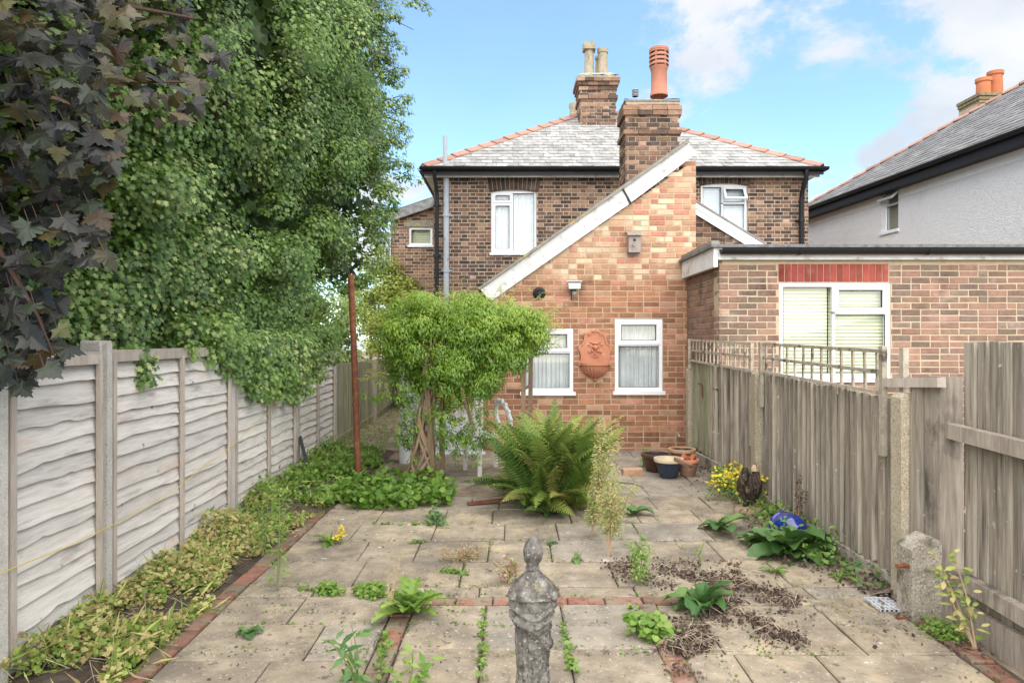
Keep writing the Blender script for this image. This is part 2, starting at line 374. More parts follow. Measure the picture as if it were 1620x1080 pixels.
def leafmesh(name, pts, nrm, size, shape, mat, direc=None, width=1.0, rnd=None):
    pts = np.asarray(pts, float); n = len(pts); sv, sf = shape
    nrm = norm(np.asarray(nrm, float))
    d = rng.normal(size=(n, 3)) if direc is None else np.asarray(direc, float) + rng.normal(size=(n, 3)) * .35
    t = norm(d - nrm * (d * nrm).sum(1, keepdims=True)); b = np.cross(nrm, t)
    size = np.broadcast_to(np.asarray(size, float), (n,))
    curl = rng.uniform(.3, 2.2, n)
    V = pts[:, None, :] + size[:, None, None] * (t[:, None, :] * sv[None, :, 0:1] + b[:, None, :] * sv[None, :, 1:2] * width + nrm[:, None, :] * sv[None, :, 2:3] * curl[:, None, None])
    k = len(sv); Fc = (sf[None] + (np.arange(n) * k)[:, None, None]).reshape(-1, 3)
    me = bpy.data.meshes.new(name)
    me.vertices.add(n * k); me.vertices.foreach_set('co', V.reshape(-1))
    nf = len(Fc); me.loops.add(nf * 3); me.loops.foreach_set('vertex_index', Fc.reshape(-1).astype(np.int32))
    me.polygons.add(nf); me.polygons.foreach_set('loop_start', np.arange(0, nf * 3, 3, dtype=np.int32))
    try: me.polygons.foreach_set('loop_total', np.full(nf, 3, np.int32))
    except Exception: pass
    me.update(calc_edges=True)
    a = me.attributes.new('rnd', 'FLOAT', 'POINT')
    rv = rng.random(n) if rnd is None else np.asarray(rnd)
    a.data.foreach_set('value', np.repeat(rv, k).astype(np.float32))
    me.materials.append(mat)
    return me
def merge_leaf(name, *a, parent=None, **k):
    return link(name, leafmesh(name, *a, **k), parent)
def clump_pts(centers, radii, per, flat_=.8):
    """points in ragged clumps, with outward normals"""
    P_, N_ = [], []
    for c, r, k in zip(centers, radii, per):
        v = norm(rng.normal(size=(k, 3))); rad = r * rng.random(k) ** .45
        off = v * rad[:, None]; off[:, 2] *= flat_
        P_.append(np.asarray(c)[None] + off); N_.append(v)
    return np.concatenate(P_), np.concatenate(N_)
# ------------------------------------------------------------------ wall, window and slate builders
_bm = {}
def brick_mesh(mat, w, h, var):
    key = (mat.name, round(w, 3), round(h, 3), var)
    if key not in _bm:
        mb = MB(); j = lambda: U(-.0025, .0025); c = .006; x, y = w / 2, h / 2
        f = [(-x + c + j(), -y + c + j(), j()), (x - c + j(), -y + c + j(), j()), (x - c + j(), y - c + j(), j()), (-x + c + j(), y - c + j(), j())]
        m = [(-x + j(), -y + j(), -.006), (x + j(), -y + j(), -.006), (x + j(), y + j(), -.006), (-x + j(), y + j(), -.006)]
        b = [(p[0], p[1], -.03) for p in m]
        mb.add(f + m + b, [(0, 1, 2, 3)] + [(4 + i, 4 + (i + 1) % 4, (i + 1) % 4, i) for i in range(4)] + [(8 + i, 8 + (i + 1) % 4, 4 + (i + 1) % 4, 4 + i) for i in range(4)])
        _bm[key] = mb.mesh('brick', mat)
    return _bm[key]
def frame(O, u, v):
    u = Vector(u).normalized(); v = Vector(v).normalized(); n = u.cross(v)
    M = Matrix((u, v, n)).transposed().to_4x4(); M.translation = Vector(O)
    return M
def rows_bond(L, j, bond, h=.075):
    """(start, end) of the bricks of course j"""
    out = []; S, Hd, g = .215, .1025, .01
    if bond == 'flemish':
        u = -(.17 if j % 2 else 0); k = 0
        while u < L:
            w_ = S if k % 2 == 0 else Hd
            out.append((u, u + w_)); u += w_ + g; k += 1
    else:
        p = .14 if bond == 'stretcher' else .55 if bond == 'headers' else .3
        u = -(.1125 if j % 2 else 0) - (U(0, .05) if bond != 'stretcher' else 0)
        while u < L:
            w_ = Hd if random.random() < p else S
            out.append((u, u + w_)); u += w_ + g
    return out
def brick_wall(parent, O, u, v, L, Ht, pick, mats, bond='stretcher', openings=(), keep=None, nind=300, score=None, course=.075, name='brick', lit=True):
    M = frame(O, u, v); br = []
    for j in range(int(Ht / course)):
        v0 = j * course; v1 = v0 + course - .01; vm = (v0 + v1) / 2
        bd = bond(v0) if callable(bond) else bond
        for a, b in rows_bond(L, j, bd):
            segs = [(max(a, 0), min(b, L))]
            for (oa, ob, oc, od) in openings:
                if oc < vm < od:
                    s2 = []
                    for (p, q) in segs:
                        if q <= oa or p >= ob: s2.append((p, q)); continue
                        if p < oa: s2.append((p, oa - .004))
                        if q > ob: s2.append((ob + .004, q))
                    segs = s2
            for (p, q) in segs:
                if q - p > .025 and (keep is None or keep((p + q) / 2, vm)):
                    br.append((p, q, v0, v1, pick((p + q) / 2, vm)))
    if score: br.sort(key=lambda t: -score((t[0] + t[1]) / 2, t[2]))
    rest = MB(); rnd = []
    for i, (p, q, v0, v1, mi) in enumerate(br):
        cu, cv = (p + q) / 2, (v0 + v1) / 2; proud = U(-.0015, .003)
        w_ = q - p; std = .215 if w_ > .16 else .1025
        if i < nind:
            me = brick_mesh(mats[mi], std, v1 - v0, random.randrange(3))
            link(name, me, parent, M @ Matrix.Translation((cu, cv, proud)) @ Matrix.Diagonal((w_ / std, 1, 1, 1)))
        else:
            j = lambda: U(-.002, .002); c = .005
            f = [(p + c, v0 + c, proud), (q - c, v0 + c, proud + j()), (q - c, v1 - c, proud), (p + c, v1 - c, proud + j())]
            m = [(p, v0, proud - .007), (q, v0, proud - .007), (q, v1, proud - .007), (p, v1, proud - .007)]
            b = [(x, y, -.03) for x, y, _ in m]
            rest.add([M @ Vector(x) for x in f + m + b], [(0, 1, 2, 3)] + [(4 + i_, 4 + (i_ + 1) % 4, (i_ + 1) % 4, i_) for i_ in range(4)] + [(8 + i_, 8 + (i_ + 1) % 4, 4 + (i_ + 1) % 4, 4 + i_) for i_ in range(4)], mi)
            rnd += [random.random()] * 9
    if rest.f:
        me = rest.mesh('bricks', mats)
        a = me.attributes.new('rnd', 'FLOAT', 'FACE'); a.data.foreach_set('value', rnd)
        o = link('brickwork', me, parent); o['kind'] = 'stuff'
    return M
def wall_core(parent, M, L, Ht, mat, openings=(), thick=.2, top=None, name='wall', back=-.004):
    """mortar bed behind the bricks, open where the openings are; top = outline points above Ht (u, v)"""
    us = sorted({0, L} | {x for o in openings for x in o[:2]}); vs = sorted({0, Ht} | {x for o in openings for x in o[2:]})
    mb = MB()
    for i in range(len(us) - 1):
        for j in range(len(vs) - 1):
            cu, cv = (us[i] + us[i + 1]) / 2, (vs[j] + vs[j + 1]) / 2
            if any(a < cu < b and c < cv < d for a, b, c, d in openings): continue
            q = [(us[i], vs[j]), (us[i + 1], vs[j]), (us[i + 1], vs[j + 1]), (us[i], vs[j + 1])]
            mb.prism([M @ Vector((x, y, back)) for x, y in q], M.to_3x3() @ Vector((0, 0, -thick)))
    if top: mb.prism([M @ Vector((x, y, back)) for x, y in top], M.to_3x3() @ Vector((0, 0, -thick)))
    return mb.build(name, mat, parent)
def ring(mb, M, x0, x1, y0, y1, w, z0, z1, bev=.012):
    """rectangular frame with a chamfered inner edge, front at z1"""
    o = [(x0, y0), (x1, y0), (x1, y1), (x0, y1)]; i1 = [(x0 + w - bev, y0 + w - bev), (x1 - w + bev, y0 + w - bev), (x1 - w + bev, y1 - w + bev), (x0 + w - bev, y1 - w + bev)]
    i2 = [(x0 + w, y0 + w), (x1 - w, y0 + w), (x1 - w, y1 - w), (x0 + w, y1 - w)]
    L = [[M @ Vector((a, b, z)) for a, b in q] for q, z in ((o, z0), (o, z1), (i1, z1), (i2, z1 - bev), (i2, z0))]
    vs = sum(L, []); fs = []
    for k in range(4):
        for i in range(4): fs.append((k * 4 + i, k * 4 + (i + 1) % 4, k * 4 + 4 + (i + 1) % 4, k * 4 + 4 + i))
    mb.add(vs, fs)
def pleats(M, x0, x1, y0, y1, z, amp=.018, step=.06):
    mb = MB(); n = max(8, int((x1 - x0) / .012)); ph = U(0, 6)
    pts = [(x0 + (x1 - x0) * i / n, z + amp * math.sin(6.28 * (x0 + (x1 - x0) * i / n) / step + ph + .8 * math.sin(i * .31))) for i in range(n + 1)]
    for (a, za), (b, zb) in zip(pts, pts[1:]): mb.face([M @ Vector((a, y0, za)), M @ Vector((b, y0, zb)), M @ Vector((b, y1, zb)), M @ Vector((a, y1, za))])
    return mb
def blinds(M, x0, x1, y0, y1, z, gap=.042):
    mb = MB(); y = y0
    while y < y1:
        mb.face([M @ Vector((x0, y, z + .016)), M @ Vector((x1, y, z + .016)), M @ Vector((x1, y + gap * 1.1, z - .012)), M @ Vector((x0, y + gap * 1.1, z - .012))]); y += gap
    return mb
def window(parent, M, w, h, panes, behind='curtain', bmat=None, fw=.05, sill=True, label=None, depth=.055, rec=-.03, cill_over=.03, smat=None):
    """M: frame whose origin is the opening's lower left. panes: (x0, x1, y0, y1, sash?, open angle)"""
    mb = MB(); ring(mb, M, 0.003, w - .003, 0.003, h - .003, fw, rec - depth, rec)
    xs = sorted({p[0] for p in panes if p[0] > fw + .02}); 
    for (x0, x1, y0, y1, sash, ang) in panes:
        if x0 > fw + .02: mb.prism([M @ Vector(q) for q in ((x0 - .035, y0 - .01, rec - depth), (x0, y0 - .01, rec - depth), (x0, y1 + .01, rec - depth), (x0 - .035, y1 + .01, rec - depth))], M.to_3x3() @ Vector((0, 0, depth - .002)))
        if y0 > fw + .02: mb.prism([M @ Vector(q) for q in ((x0, y0 - .035, rec - depth), (x1, y0 - .035, rec - depth), (x1, y0, rec - depth), (x0, y0, rec - depth))], M.to_3x3() @ Vector((0, 0, depth - .004)))
    fr = mb.build('window', m_upvc, parent)
    if label: fr['label'] = label
    for (x0, x1, y0, y1, sash, ang) in panes:
        Mp = M
        if ang:
            Mp = M @ Matrix.Translation((0, y1, rec)) @ Matrix.Rotation(-R(ang), 4, 'X') @ Matrix.Translation((0, -y1, -rec))
        e = .0
        if sash:
            s = MB(); ring(s, Mp, x0 - .012, x1 + .012, y0 - .012, y1 + .012, .05, rec - .03, rec + .014)
            s.build('sash', m_upvc, fr); e = .038
        g = MB(); g.face([Mp @ Vector(q) for q in ((x0 + e - .004, y0 + e - .004, rec - .022), (x1 - e + .004, y0 + e - .004, rec - .022), (x1 - e + .004, y1 - e + .004, rec - .022), (x0 + e - .004, y1 - e + .004, rec - .022))])
        g.build('pane', GLASS, fr)
        sl_ = MB(); ring(sl_, Mp, x0 + e - .002, x1 - e + .002, y0 + e - .002, y1 - e + .002, .011, rec - .022, rec - .012, .002); sl_.build('gasket', m_black, fr)
    if behind == 'curtain': pleats(M, fw - .03, w - fw + .03, .03, h - .03, rec - depth - .04).build('curtain', bmat or m_curtain, fr)
    elif behind == 'blind': blinds(M, fw - .03, w - fw + .03, .03, h - .03, rec - depth - .05).build('blind', bmat or m_blind, fr)
    # the unlit room behind
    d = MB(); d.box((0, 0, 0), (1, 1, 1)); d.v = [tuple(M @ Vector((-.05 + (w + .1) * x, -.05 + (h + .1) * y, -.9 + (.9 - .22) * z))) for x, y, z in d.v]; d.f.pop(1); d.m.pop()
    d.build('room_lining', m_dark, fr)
    if sill:
        s = MB(); q = [(-cill_over, -.045), (w + cill_over, -.045), (w + cill_over, .004), (-cill_over, .004)]
        s.prism([M @ Vector((x, y, .035)) for x, y in q], M.to_3x3() @ Vector((0, 0, -.12))); s.build('sill', smat or m_upvc, fr)
    return fr
_sm = {}
def slates(parent, O, u, v, L, Ht, keep, mat, w=.2, gauge=.2, nind=300, score=None, name='slate', jit=.004):
    M = frame(O, u, v); lst = []
    for j in range(int(Ht / gauge) + 1):
        x = -(w / 2 if j % 2 else 0) - U(0, .02)
        while x < L:
            if keep(x + w / 2, (j + .5) * gauge): lst.append((x, j * gauge))
            x += w
    if score: lst.sort(key=lambda t: -score(*t))
    def geom(k):
        random.seed(k); j = lambda: U(-jit, jit); a = w - .006
        f = [(0, j(), .016 + j()), (a, j(), .016 + j()), (a, gauge * 1.1, .004), (0, gauge * 1.1, .004)]
        b = [(x, y, z - .010) for x, y, z in f[:2]]
        return f + b, [(0, 1, 2, 3), (4, 5, 1, 0), (4, 0, 3), (1, 5, 2)]
    st = random.getstate(); G_ = [geom(k) for k in range(8)]; random.setstate(st)
    key = (mat.name, w, gauge)
    if key not in _sm:
        _sm[key] = []
        for g in G_: _sm[key].append(MB().add(*g).mesh('slate', mat))
    rest = MB(); rnd = []
    for i, (x, y) in enumerate(lst):
        k = random.randrange(8); T = M @ Matrix.Translation((x, y + U(-.006, .006), 0)) @ Matrix.Rotation(R(U(-.6, .6)), 4, 'Z')
        if i < nind: link(name, _sm[key][k], parent, T)
        else:
            rest.add([T @ Vector(q) for q in G_[k][0]], G_[k][1]); rnd += [random.random()] * 4
    if rest.f:
        me = rest.mesh('slates', mat); a = me.attributes.new('rnd', 'FLOAT', 'FACE'); a.data.foreach_set('value', rnd)
        o = link('slating', me, parent); o['kind'] = 'stuff'
    return M
def wpick(ws):
    ks = list(range(len(ws)))
    return lambda *a: random.choices(ks, ws)[0]
def gutter(parent, a, b, r=.055, mat=None, step=1.0, name='gutter'):
    """half round gutter from a to b with brackets and joint collars"""
    mb = MB(); a = Vector(a); b = Vector(b); t = (b - a).normalized(); s = t.cross(Vector((0, 0, 1))); n = 9
    pr = [(math.cos(math.pi * i / n + math.pi), math.sin(math.pi * i / n + math.pi)) for i in range(n + 1)]
    outl = [(x * r, z * r) for x, z in pr] + [(x * (r - .006), z * (r - .006)) for x, z in reversed(pr)]
    mb.prism([a + s * x + Vector((0, 0, z)) for x, z in outl], b - a)
    L = (b - a).length; k = int(L / step)
    for i in range(1, k + 1):
        c = a + t * (i * step - step * .4)
        o2 = [(x * (r + .008), z * (r + .008)) for x, z in pr] + [(x * (r - .002), z * (r - .002)) for x, z in reversed(pr)]
        mb.prism([c + s * x + Vector((0, 0, z)) for x, z in o2], t * .03)
    return mb.build(name, mat or m_black, parent, smooth=True)
# ================================================================== SETTING: ground
g = MB(); g.face([(-70, -20, -.02), (70, -20, -.02), (70, 90, -.02), (-70, 90, -.02)])
tag(g.build('ground', m_earth), kind='structure')
# ================================================================== MAIN HOUSE
D0 = 13.8
hx0, hx1, eave = -1.56, 5.91, 4.93
house = thing('brick_house', 'two storey dark brown brick house with slate hipped roof behind the red brick extension', 'house', (2.2, D0, 0))
def zx(px, d): return (px - CX) * d / F
def zz_(py, d): return H - (py - HZ) * d / F
wl = (zx(777, D0) - hx0, zx(849, D0) - hx0, zz_(400, D0), zz_(301, D0))
wr = (zx(1109, D0) - hx0, zx(1183, D0) - hx0, zz_(392, D0), zz_(291, D0))
arch_l = (wl[0] - .04, wl[1] + .04, wl[3], wl[3] + .27); arch_r = (wr[0] - .04, wr[1] + .04, wr[3], wr[3] + .27)
ops = [wl, wr, arch_l, arch_r]
def vis_house(u, v):
    x = u + hx0
    s = 0
    if v > 2.2: s += 1
    if x < 1.9 and v > 2.45 + max(0, (x + .3) * .75): s += 2
    if x > 3.75 and v > 3.5: s += 2
    return s + random.random() * .9
def pick_main(u, v):
    x = u + hx0
    if x > 4.4: return random.choices([0, 1, 2, 3], [28, 34, 26, 12])[0]
    if 1.2 < x < 2.1 and 3.7 < v < 4.6 and random.random() < .5: return 2
    return random.choices([0, 1, 2, 3], [40, 34, 14, 12])[0]
Mh = brick_wall(house, (hx0, D0, 0), (1, 0, 0), (0, 0, 1), hx1 - hx0, eave, pick_main, BM, 'flemish', ops, nind=300, score=vis_house)
wall_core(house, Mh, hx1 - hx0, eave, m_mortar_d, [wl, wr], thick=.25)
# soldier arches over both windows
for (a, b, c, d) in (arch_l, arch_r):
    n = 12; wdt = (b - a) / n
    for i in range(n):
        mb = MB(); x = a + i * wdt; sp = ((i + .5) / n - .5)
        rise = lambda t: .05 * (1 - (2 * t - 1) ** 2)
        q = [(x + .004, c - .04 + rise(i / n)), (x + wdt - .004, c - .04 + rise((i + 1) / n)), (x + wdt - .004 + sp * .10, d), (x + .004 + sp * .10, d)]
        mb.prism([Mh @ Vector((X, Y, .004)) for X, Y in q], Mh.to_3x3() @ Vector((0, 0, -.04)))
        mb.build('arch_brick', BM[0] if i % 3 else BM[3], house)
def sub(M, u, v): return M @ Matrix.Translation((u, v, 0))
W, Hh = wl[1] - wl[0], wl[3] - wl[2]
window(house, sub(Mh, wl[0], wl[2]), W, Hh, [(.05, .40, .05, .98, True, 0), (.05, .40, 1.02, Hh - .06, True, 0), (.44, W - .05, .05, Hh - .06, False, 0)], 'curtain', m_lace, rec=-.05, label='white upstairs window with lace curtains')
W, Hh = wr[1] - wr[0], wr[3] - wr[2]
window(house, sub(Mh, wr[0], wr[2]), W, Hh, [(.05, .40, .05, Hh - .06, False, 0), (.46, W - .05, .05, .86, False, 0), (.46, W - .05, .92, Hh - .06, True, 32)], 'blind', m_blindw, rec=-.05, label='white upstairs window with its top light tilted open')
# curved heads of the window frames
for (a, b, c, d) in (wl, wr):
    mb = MB(); n = 10
    top = [(a + (b - a) * i / n, d + .045 * (1 - (2 * i / n - 1) ** 2) - .03) for i in range(n + 1)]
    mb.prism([Mh @ Vector((x, y, -.046)) for x, y in [(a, d - .05), (b, d - .05)] + top[::-1]], Mh.to_3x3() @ Vector((0, 0, -.03)))
    mb.build('window_head', m_upvc, house)
# side wall (left) and back so that the house is closed
mb = MB(); mb.box((hx0 + .002, D0 + .26, 0), (hx0 + .2, D0 + 7.6, eave)); mb.box((hx1 - .2, D0 + .26, 0), (hx1 - .002, D0 + 7.6, eave)); mb.box((hx0 + .2, D0 + 7.4, 0), (hx1 - .2, D0 + 7.6, eave))
mb.build('side_wall', BM[1], house)
# eaves: soffit, fascia, gutter
rx0, rx1, rd = zx(668, 13.5), zx(1303, 13.5), 13.5
ez = zz_(264, 13.5)
mb = MB(); mb.box((rx0 + .02, rd + .02, ez - .10), (rx1 - .02, D0 - .035, ez - .075)); mb.build('soffit', m_whitewood, house)
mb = MB(); mb.box((rx0, rd - .006, ez - .15), (rx1, rd + .018, ez - .01)); mb.build('fascia', m_black, house)
mb = MB(); mb.box((rx0 + .03, rd + .10, ez - .18), (rx1 - .03, rd + .12, ez - .105)); mb.build('bed_mould', m_whitewood, house)
gutter(house, (rx0 - .04, rd - .07, ez - .02), (rx1 + .06, rd - .07, ez - .02), .06, step=1.9)
for xx, sgn in ((rx0 - .04, -1), (rx1 + .04, 1)):
    gutter(house, (xx, rd - .02, ez - .02), (xx, rd + 7.5, ez - .02), .06, step=1.9)
for a_, b_ in ((rx0 + .005, hx0), (hx1, rx1 - .005)):
    mb = MB(); mb.box((a_, D0 - .03, ez - .1), (b_, D0 + 7.6, ez - .07)); mb.build('side_soffit', m_whitewood, house)
# roof
ax, ad, az = (rx0 + rx1) / 2, rd + 3.85, zz_(172, rd + 3.85)
Lr = rx1 - rx0; sl_h = math.hypot(ad - rd, az - ez)
slope_v = Vector((0, ad - rd, az - ez))
mb = MB(); A = Vector((rx0, rd, ez - .012)); B = Vector((rx1, rd, ez - .012)); Ap = Vector((ax, ad, az - .012)); E1 = Vector((rx0, rd + 7.7, ez - .012)); E2 = Vector((rx1, rd + 7.7, ez - .012))
mb.face([A, B, Ap]); mb.face([B, E2, Ap]); mb.face([E2, E1, Ap]); mb.face([E1, A, Ap]); mb.face([A, E1, E2, B])
roof = mb.build('roof', m_slate, house)
def keep_tri(u, v):
    t = v / sl_h
    return v < sl_h - .15 and Lr / 2 * t - .06 < u < Lr - Lr / 2 * t + .06
slates(house, (rx0, rd - .02, ez), (1, 0, 0), slope_v, Lr, sl_h, keep_tri, m_slate, .21, .2, 300, score=lambda u, v: random.random() + (1 if u < Lr * .5 else .7))
def hip_tiles(parent, a, b, perp1, perp2, w=.165, n=15, mat=None, name='hip_tile'):
    a = Vector(a); b = Vector(b); t = (b - a) / n; p1 = Vector(perp1).normalized(); p2 = Vector(perp2).normalized(); up = Vector((0, 0, 1))
    for i in range(n):
        c = a + t * i + up * (.035 + U(0, .008)); e = t * .97
        mb = MB(); th = up * .022
        ridge0, ridge1 = c + up * .055, c + e + up * .03
        for pp in (p1, p2):
            f = [ridge0, ridge1, ridge1 + pp * w - up * .02, ridge0 + pp * w - up * .02]
            mb.prism(f, -th)
        mb.build(name, mat or m_hip, parent)
nf = Vector((0, -1, 0)); front_down = -slope_v.normalized()
hd_l = (Ap - A).normalized(); hd_r = (Ap - B).normalized()
nrm_front = Vector((1, 0, 0)).cross(slope_v).normalized()
pl = nrm_front.cross(hd_l); pl = pl if pl.x > 0 else -pl
pr_ = nrm_front.cross(hd_r); pr_ = pr_ if pr_.x < 0 else -pr_
nrm_l = Vector((-slope_v.z, 0, slope_v.y)).normalized(); q1 = nrm_l.cross(hd_l); q1 = q1 if q1.x < 0 or q1.y > 0 else -q1
nrm_r = Vector((slope_v.z, 0, slope_v.y)).normalized(); q2 = nrm_r.cross(hd_r); q2 = q2 if q2.y > 0 else -q2
hip_tiles(house, A, Ap, pl, q1); hip_tiles(house, B, Ap, pr_, q2)
# chimneys -----------------------------------------------------------
def stack(parent, x0, x1, d0, d1, z0, z1, bands, cap, name='chimney', lead=True):
    """brick stack: front at d0; bands: [(z, proj, height)]"""
    mb = MB(); mb.box((x0 + .01, d0 + .01, z0), (x1 - .01, d1, z1)); core = mb.build(name, m_mortar_d, parent)
    pk = wpick([32, 38, 22, 8])
    zb = z0
    nind = 80
    brick_wall(core, (x0, d0, z0), (1, 0, 0), (0, 0, 1), x1 - x0, z1 - z0, pk, BM, 'flemish', nind=nind)
    brick_wall(core, (x0, d1, z0), (0, -1, 0), (0, 0, 1), d1 - d0, z1 - z0, pk, BM, 'flemish', nind=0)
    for (bz, pr, hh) in bands:
        k = max(3, round((x1 - x0 + 2 * pr) / .225)); wd = (x1 - x0 + 2 * pr) / k
        rows = max(1, round(hh / .075)); rh = hh / rows
        for r_ in range(rows):
            for i in range(k):
                b = MB(); b.box((x0 - pr + i * wd + .004, d0 - pr, bz + r_ * rh + .004), (x0 - pr + (i + 1) * wd - .004, d0 + .06, bz + (r_ + 1) * rh - .004), jit=.003)
                b.build('brick', BM[pk()], core)
            b = MB(); kk = 3
            for i in range(kk):
                dd = (d1 - d0 + pr - .06) / kk
                b.box((x0 - pr, d0 + .065 + i * dd, bz + r_ * rh + .004), (x0 + .06, d0 + .057 + (i + 1) * dd, bz + (r_ + 1) * rh - .004), jit=.003)
            b.box((x1 - .06, d0 + .065, bz + .004), (x1 + pr, d1 + pr, bz + hh - .004))
            b.build('side_course', BM[1], core)
    c = MB(); pr, hh = cap
    for i in range(9):
        for j in range(5):
            pass
    nx, ny = 10, 6; g_ = []
    for j in range(ny + 1):
        for i in range(nx + 1):
            e = min(i, nx - i, j * 1.3, (ny - j) * 1.3)
            g_.append((x0 - pr + (x1 - x0 + 2 * pr) * i / nx, d0 - pr + (d1 - d0 + 2 * pr) * j / ny, z1 + hh * min(1, .45 + e * .3) + U(-.012, .012)))
    c.add(g_, [(j * (nx + 1) + i, j * (nx + 1) + i + 1, (j + 1) * (nx + 1) + i + 1, (j + 1) * (nx + 1) + i) for i in range(nx) for j in range(ny)])
    c.box((x0 - pr, d0 - pr, z1 - .001), (x1 + pr, d1 + pr, z1 + hh * .4))
    c.build('flaunching', m_flaunch, core)
    return core
d1 = 16.0
s1 = stack(house, zx(917, d1), zx(975, d1), d1, d1 + .75, 6.0, zz_(128, d1), [(zz_(157, d1), .035, .09), (zz_(143, d1), .02, .09), (zz_(136, d1), .05, .09), (zz_(130, d1), .085, .09)], (.05, .27))
def pot(parent, px, pyt, pyb, d, wpx, mat, square=False, y=0):
    c = Vector((zx(px, d), d, 0)); zt, zb = zz_(pyt, d), zz_(pyb, d); r = wpx / 2 * d / F; h_ = zt - zb
    mb = MB(); mb.lathe([(r * 1.08, zb), (r * .95, zb + .06), (r * .82, zb + h_ * .8), (r * .82, zb + h_ * .84), (r, zb + h_ * .86), (r * 1.02, zt), (r * .78, zt), (r * .74, zt - .15)], 20, (c.x, c.y, 0))
    if square:
        k = r * 1.15
        for a, b in (((-k, -k), (k, -k * .7)), ((-k, k * .7), (k, k)), ((-k, -k * .695), (-k * .7, k * .695)), ((k * .7, -k * .695), (k, k * .695))):
            mb.box((c.x + a[0], c.y + a[1], zt - .13), (c.x + b[0], c.y + b[1], zt + .03))
    return mb.build('chimney_pot', mat, parent, smooth=True)
pot(s1, 932, 72, 124, d1 + .28, 17, m_buffpot, True); pot(s1, 953.5, 78, 124, d1 + .3, 17, m_buffpot); pot(s1, 947, 90, 124, d1 + .62, 12, m_buffpot)
# lead flashing round the foot
mb = MB(); zf = zz_(203, d1); mb.bar((zx(912, d1), d1 - .10, zf - .03), (zx(980, d1), d1 - .10, zf - .03), .30, .012, up=(0, -.5, .85)); mb.bar((zx(914, d1) - .05, d1 - .05, zf + .0), (zx(914, d1) - .05, d1 + .75, zf + .48), .16, .012, up=(-.1, -.5, .85)); mb.build('lead_flashing', m_lead, s1)
s2d = 11.0
s2 = stack(house, zx(989, s2d), zx(1075, s2d), s2d, s2d + .6, 3.0, zz_(160, s2d), [(zz_(213, s2d), .03, .075), (zz_(183, s2d), .035, .16)], (.01, .06), 'chimney')
# louvred terracotta pot with turned rings
mb = MB(); dd = s2d + .3; pc = Vector((zx(1042.5, dd), dd, 0)); zb = zz_(153, dd); zt = zz_(76, dd); hh = zt - zb; r = 12.5 * dd / F
mb.lathe([(r * 1.12, zb), (r * 1.12, zb + .04), (r, zb + .06), (r * .98, zb + hh * .52), (r * 1.06, zb + hh * .54), (r * 1.14, zb + hh * .60)], 28, pc)
for i in range(4):
    z = zb + hh * (.62 + i * .088)
    mb.lathe([(r * .95, z + .045), (r * 1.22, z), (r * 1.24, z + .018), (r * 1.0, z + .066)], 28, pc)
mb.lathe([(r * 1.22, zt - .06), (r * 1.2, zt - .02), (r * .9, zt), (r * .01, zt + .01)], 28, pc)
for k in range(6):
    an = k * math.pi / 3; mb.bar(pc + Vector((r * 1.05 * math.cos(an), r * 1.05 * math.sin(an), zb + hh * .6)), pc + Vector((r * 1.05 * math.cos(an), r * 1.05 * math.sin(an), zt - .03)), .03, .03, up=(math.cos(an), math.sin(an), 0))
mb.lathe([(r * .72, zb + hh * .58), (r * .72, zt - .03)], 20, pc, 1)
mb.build('chimney_pot', [m_terra_pot, m_dark], s2, smooth=True)
# slotted metal flue cowl
mb = MB(); c = Vector((zx(1005, dd), dd, 0))
for i in range(5): mb.lathe([(.05, zz_(153, dd) + i * .024), (.058, zz_(153, dd) + i * .024 + .006), (.05, zz_(153, dd) + i * .024 + .013)], 14, c)
mb.lathe([(.04, zz_(153, dd)), (.04, zz_(143, dd))], 14, c, 1); mb.lathe([(.058, zz_(143, dd)), (.0, zz_(142, dd))], 14, c)
mb.build('flue_cowl', [m_lead, m_dark], s2)
# the third pot just over the hip, on a stack behind the roof
mb = MB(); c = Vector((zx(909, 18.6), 18.6, 0)); mb.lathe([(.16, 6.4), (.13, zz_(174, 18.6)), (.16, zz_(170, 18.6)), (.16, zz_(165, 18.6)), (.1, zz_(164, 18.6))], 16, c); mb.box((c.x - .3, 18.3, 5.2), (c.x + .5, 18.95, 6.9)); mb.build('far_chimney', m_buffpot, house, smooth=True)
# pipes ---------------------------------------------------------------
def pipe(parent, pts, r, mat, name, collars=()):
    mb = MB(); mb.tube(pts, r, 12)
    for z in collars:
        p = Vector(pts[-1]); mb.tube([(p.x, p.y, z), (p.x, p.y, z + .07)], r * 1.25, 12)
        mb.box((p.x - r * 2, p.y + r, z + .02), (p.x + r * 2, D0 - .001, z + .05))
    return mb.build(name, mat, parent, smooth=True)
px_ = zx(691, 13.7)
pipe(house, [(px_ - .02, 13.46, ez - .06), (px_ - .02, 13.50, ez - .22), (px_, 13.68, ez - .42), (px_, 13.70, ez - .55), (px_, 13.70, 0)], .04, m_black, 'downpipe', (4.2, 3.2, 2.4))
px2 = zx(706, 13.7)
pipe(house, [(px2, 13.69, ez - .16), (px2, 13.70, 4.0), (px2, 13.70, 0)], .058, m_greypipe, 'soil_pipe', (4.0, 2.9))
mb = MB(); mb.tube([(zx(704, 13.6), 13.62, ez + .0), (zx(704, 13.6), 13.62, zz_(215, 13.6))], .042, 10); mb.build('vent_pipe', m_greypipe, house, smooth=True)
px3 = zx(1268, 13.7)
pipe(house, [(zx(1274, 13.5), 13.44, ez - .06), (zx(1274, 13.5), 13.46, ez - .22), (px3, 13.66, ez - .45), (px3, 13.70, ez - .6), (px3, 13.70, 0)], .045, m_black, 'downpipe', (3.9,))
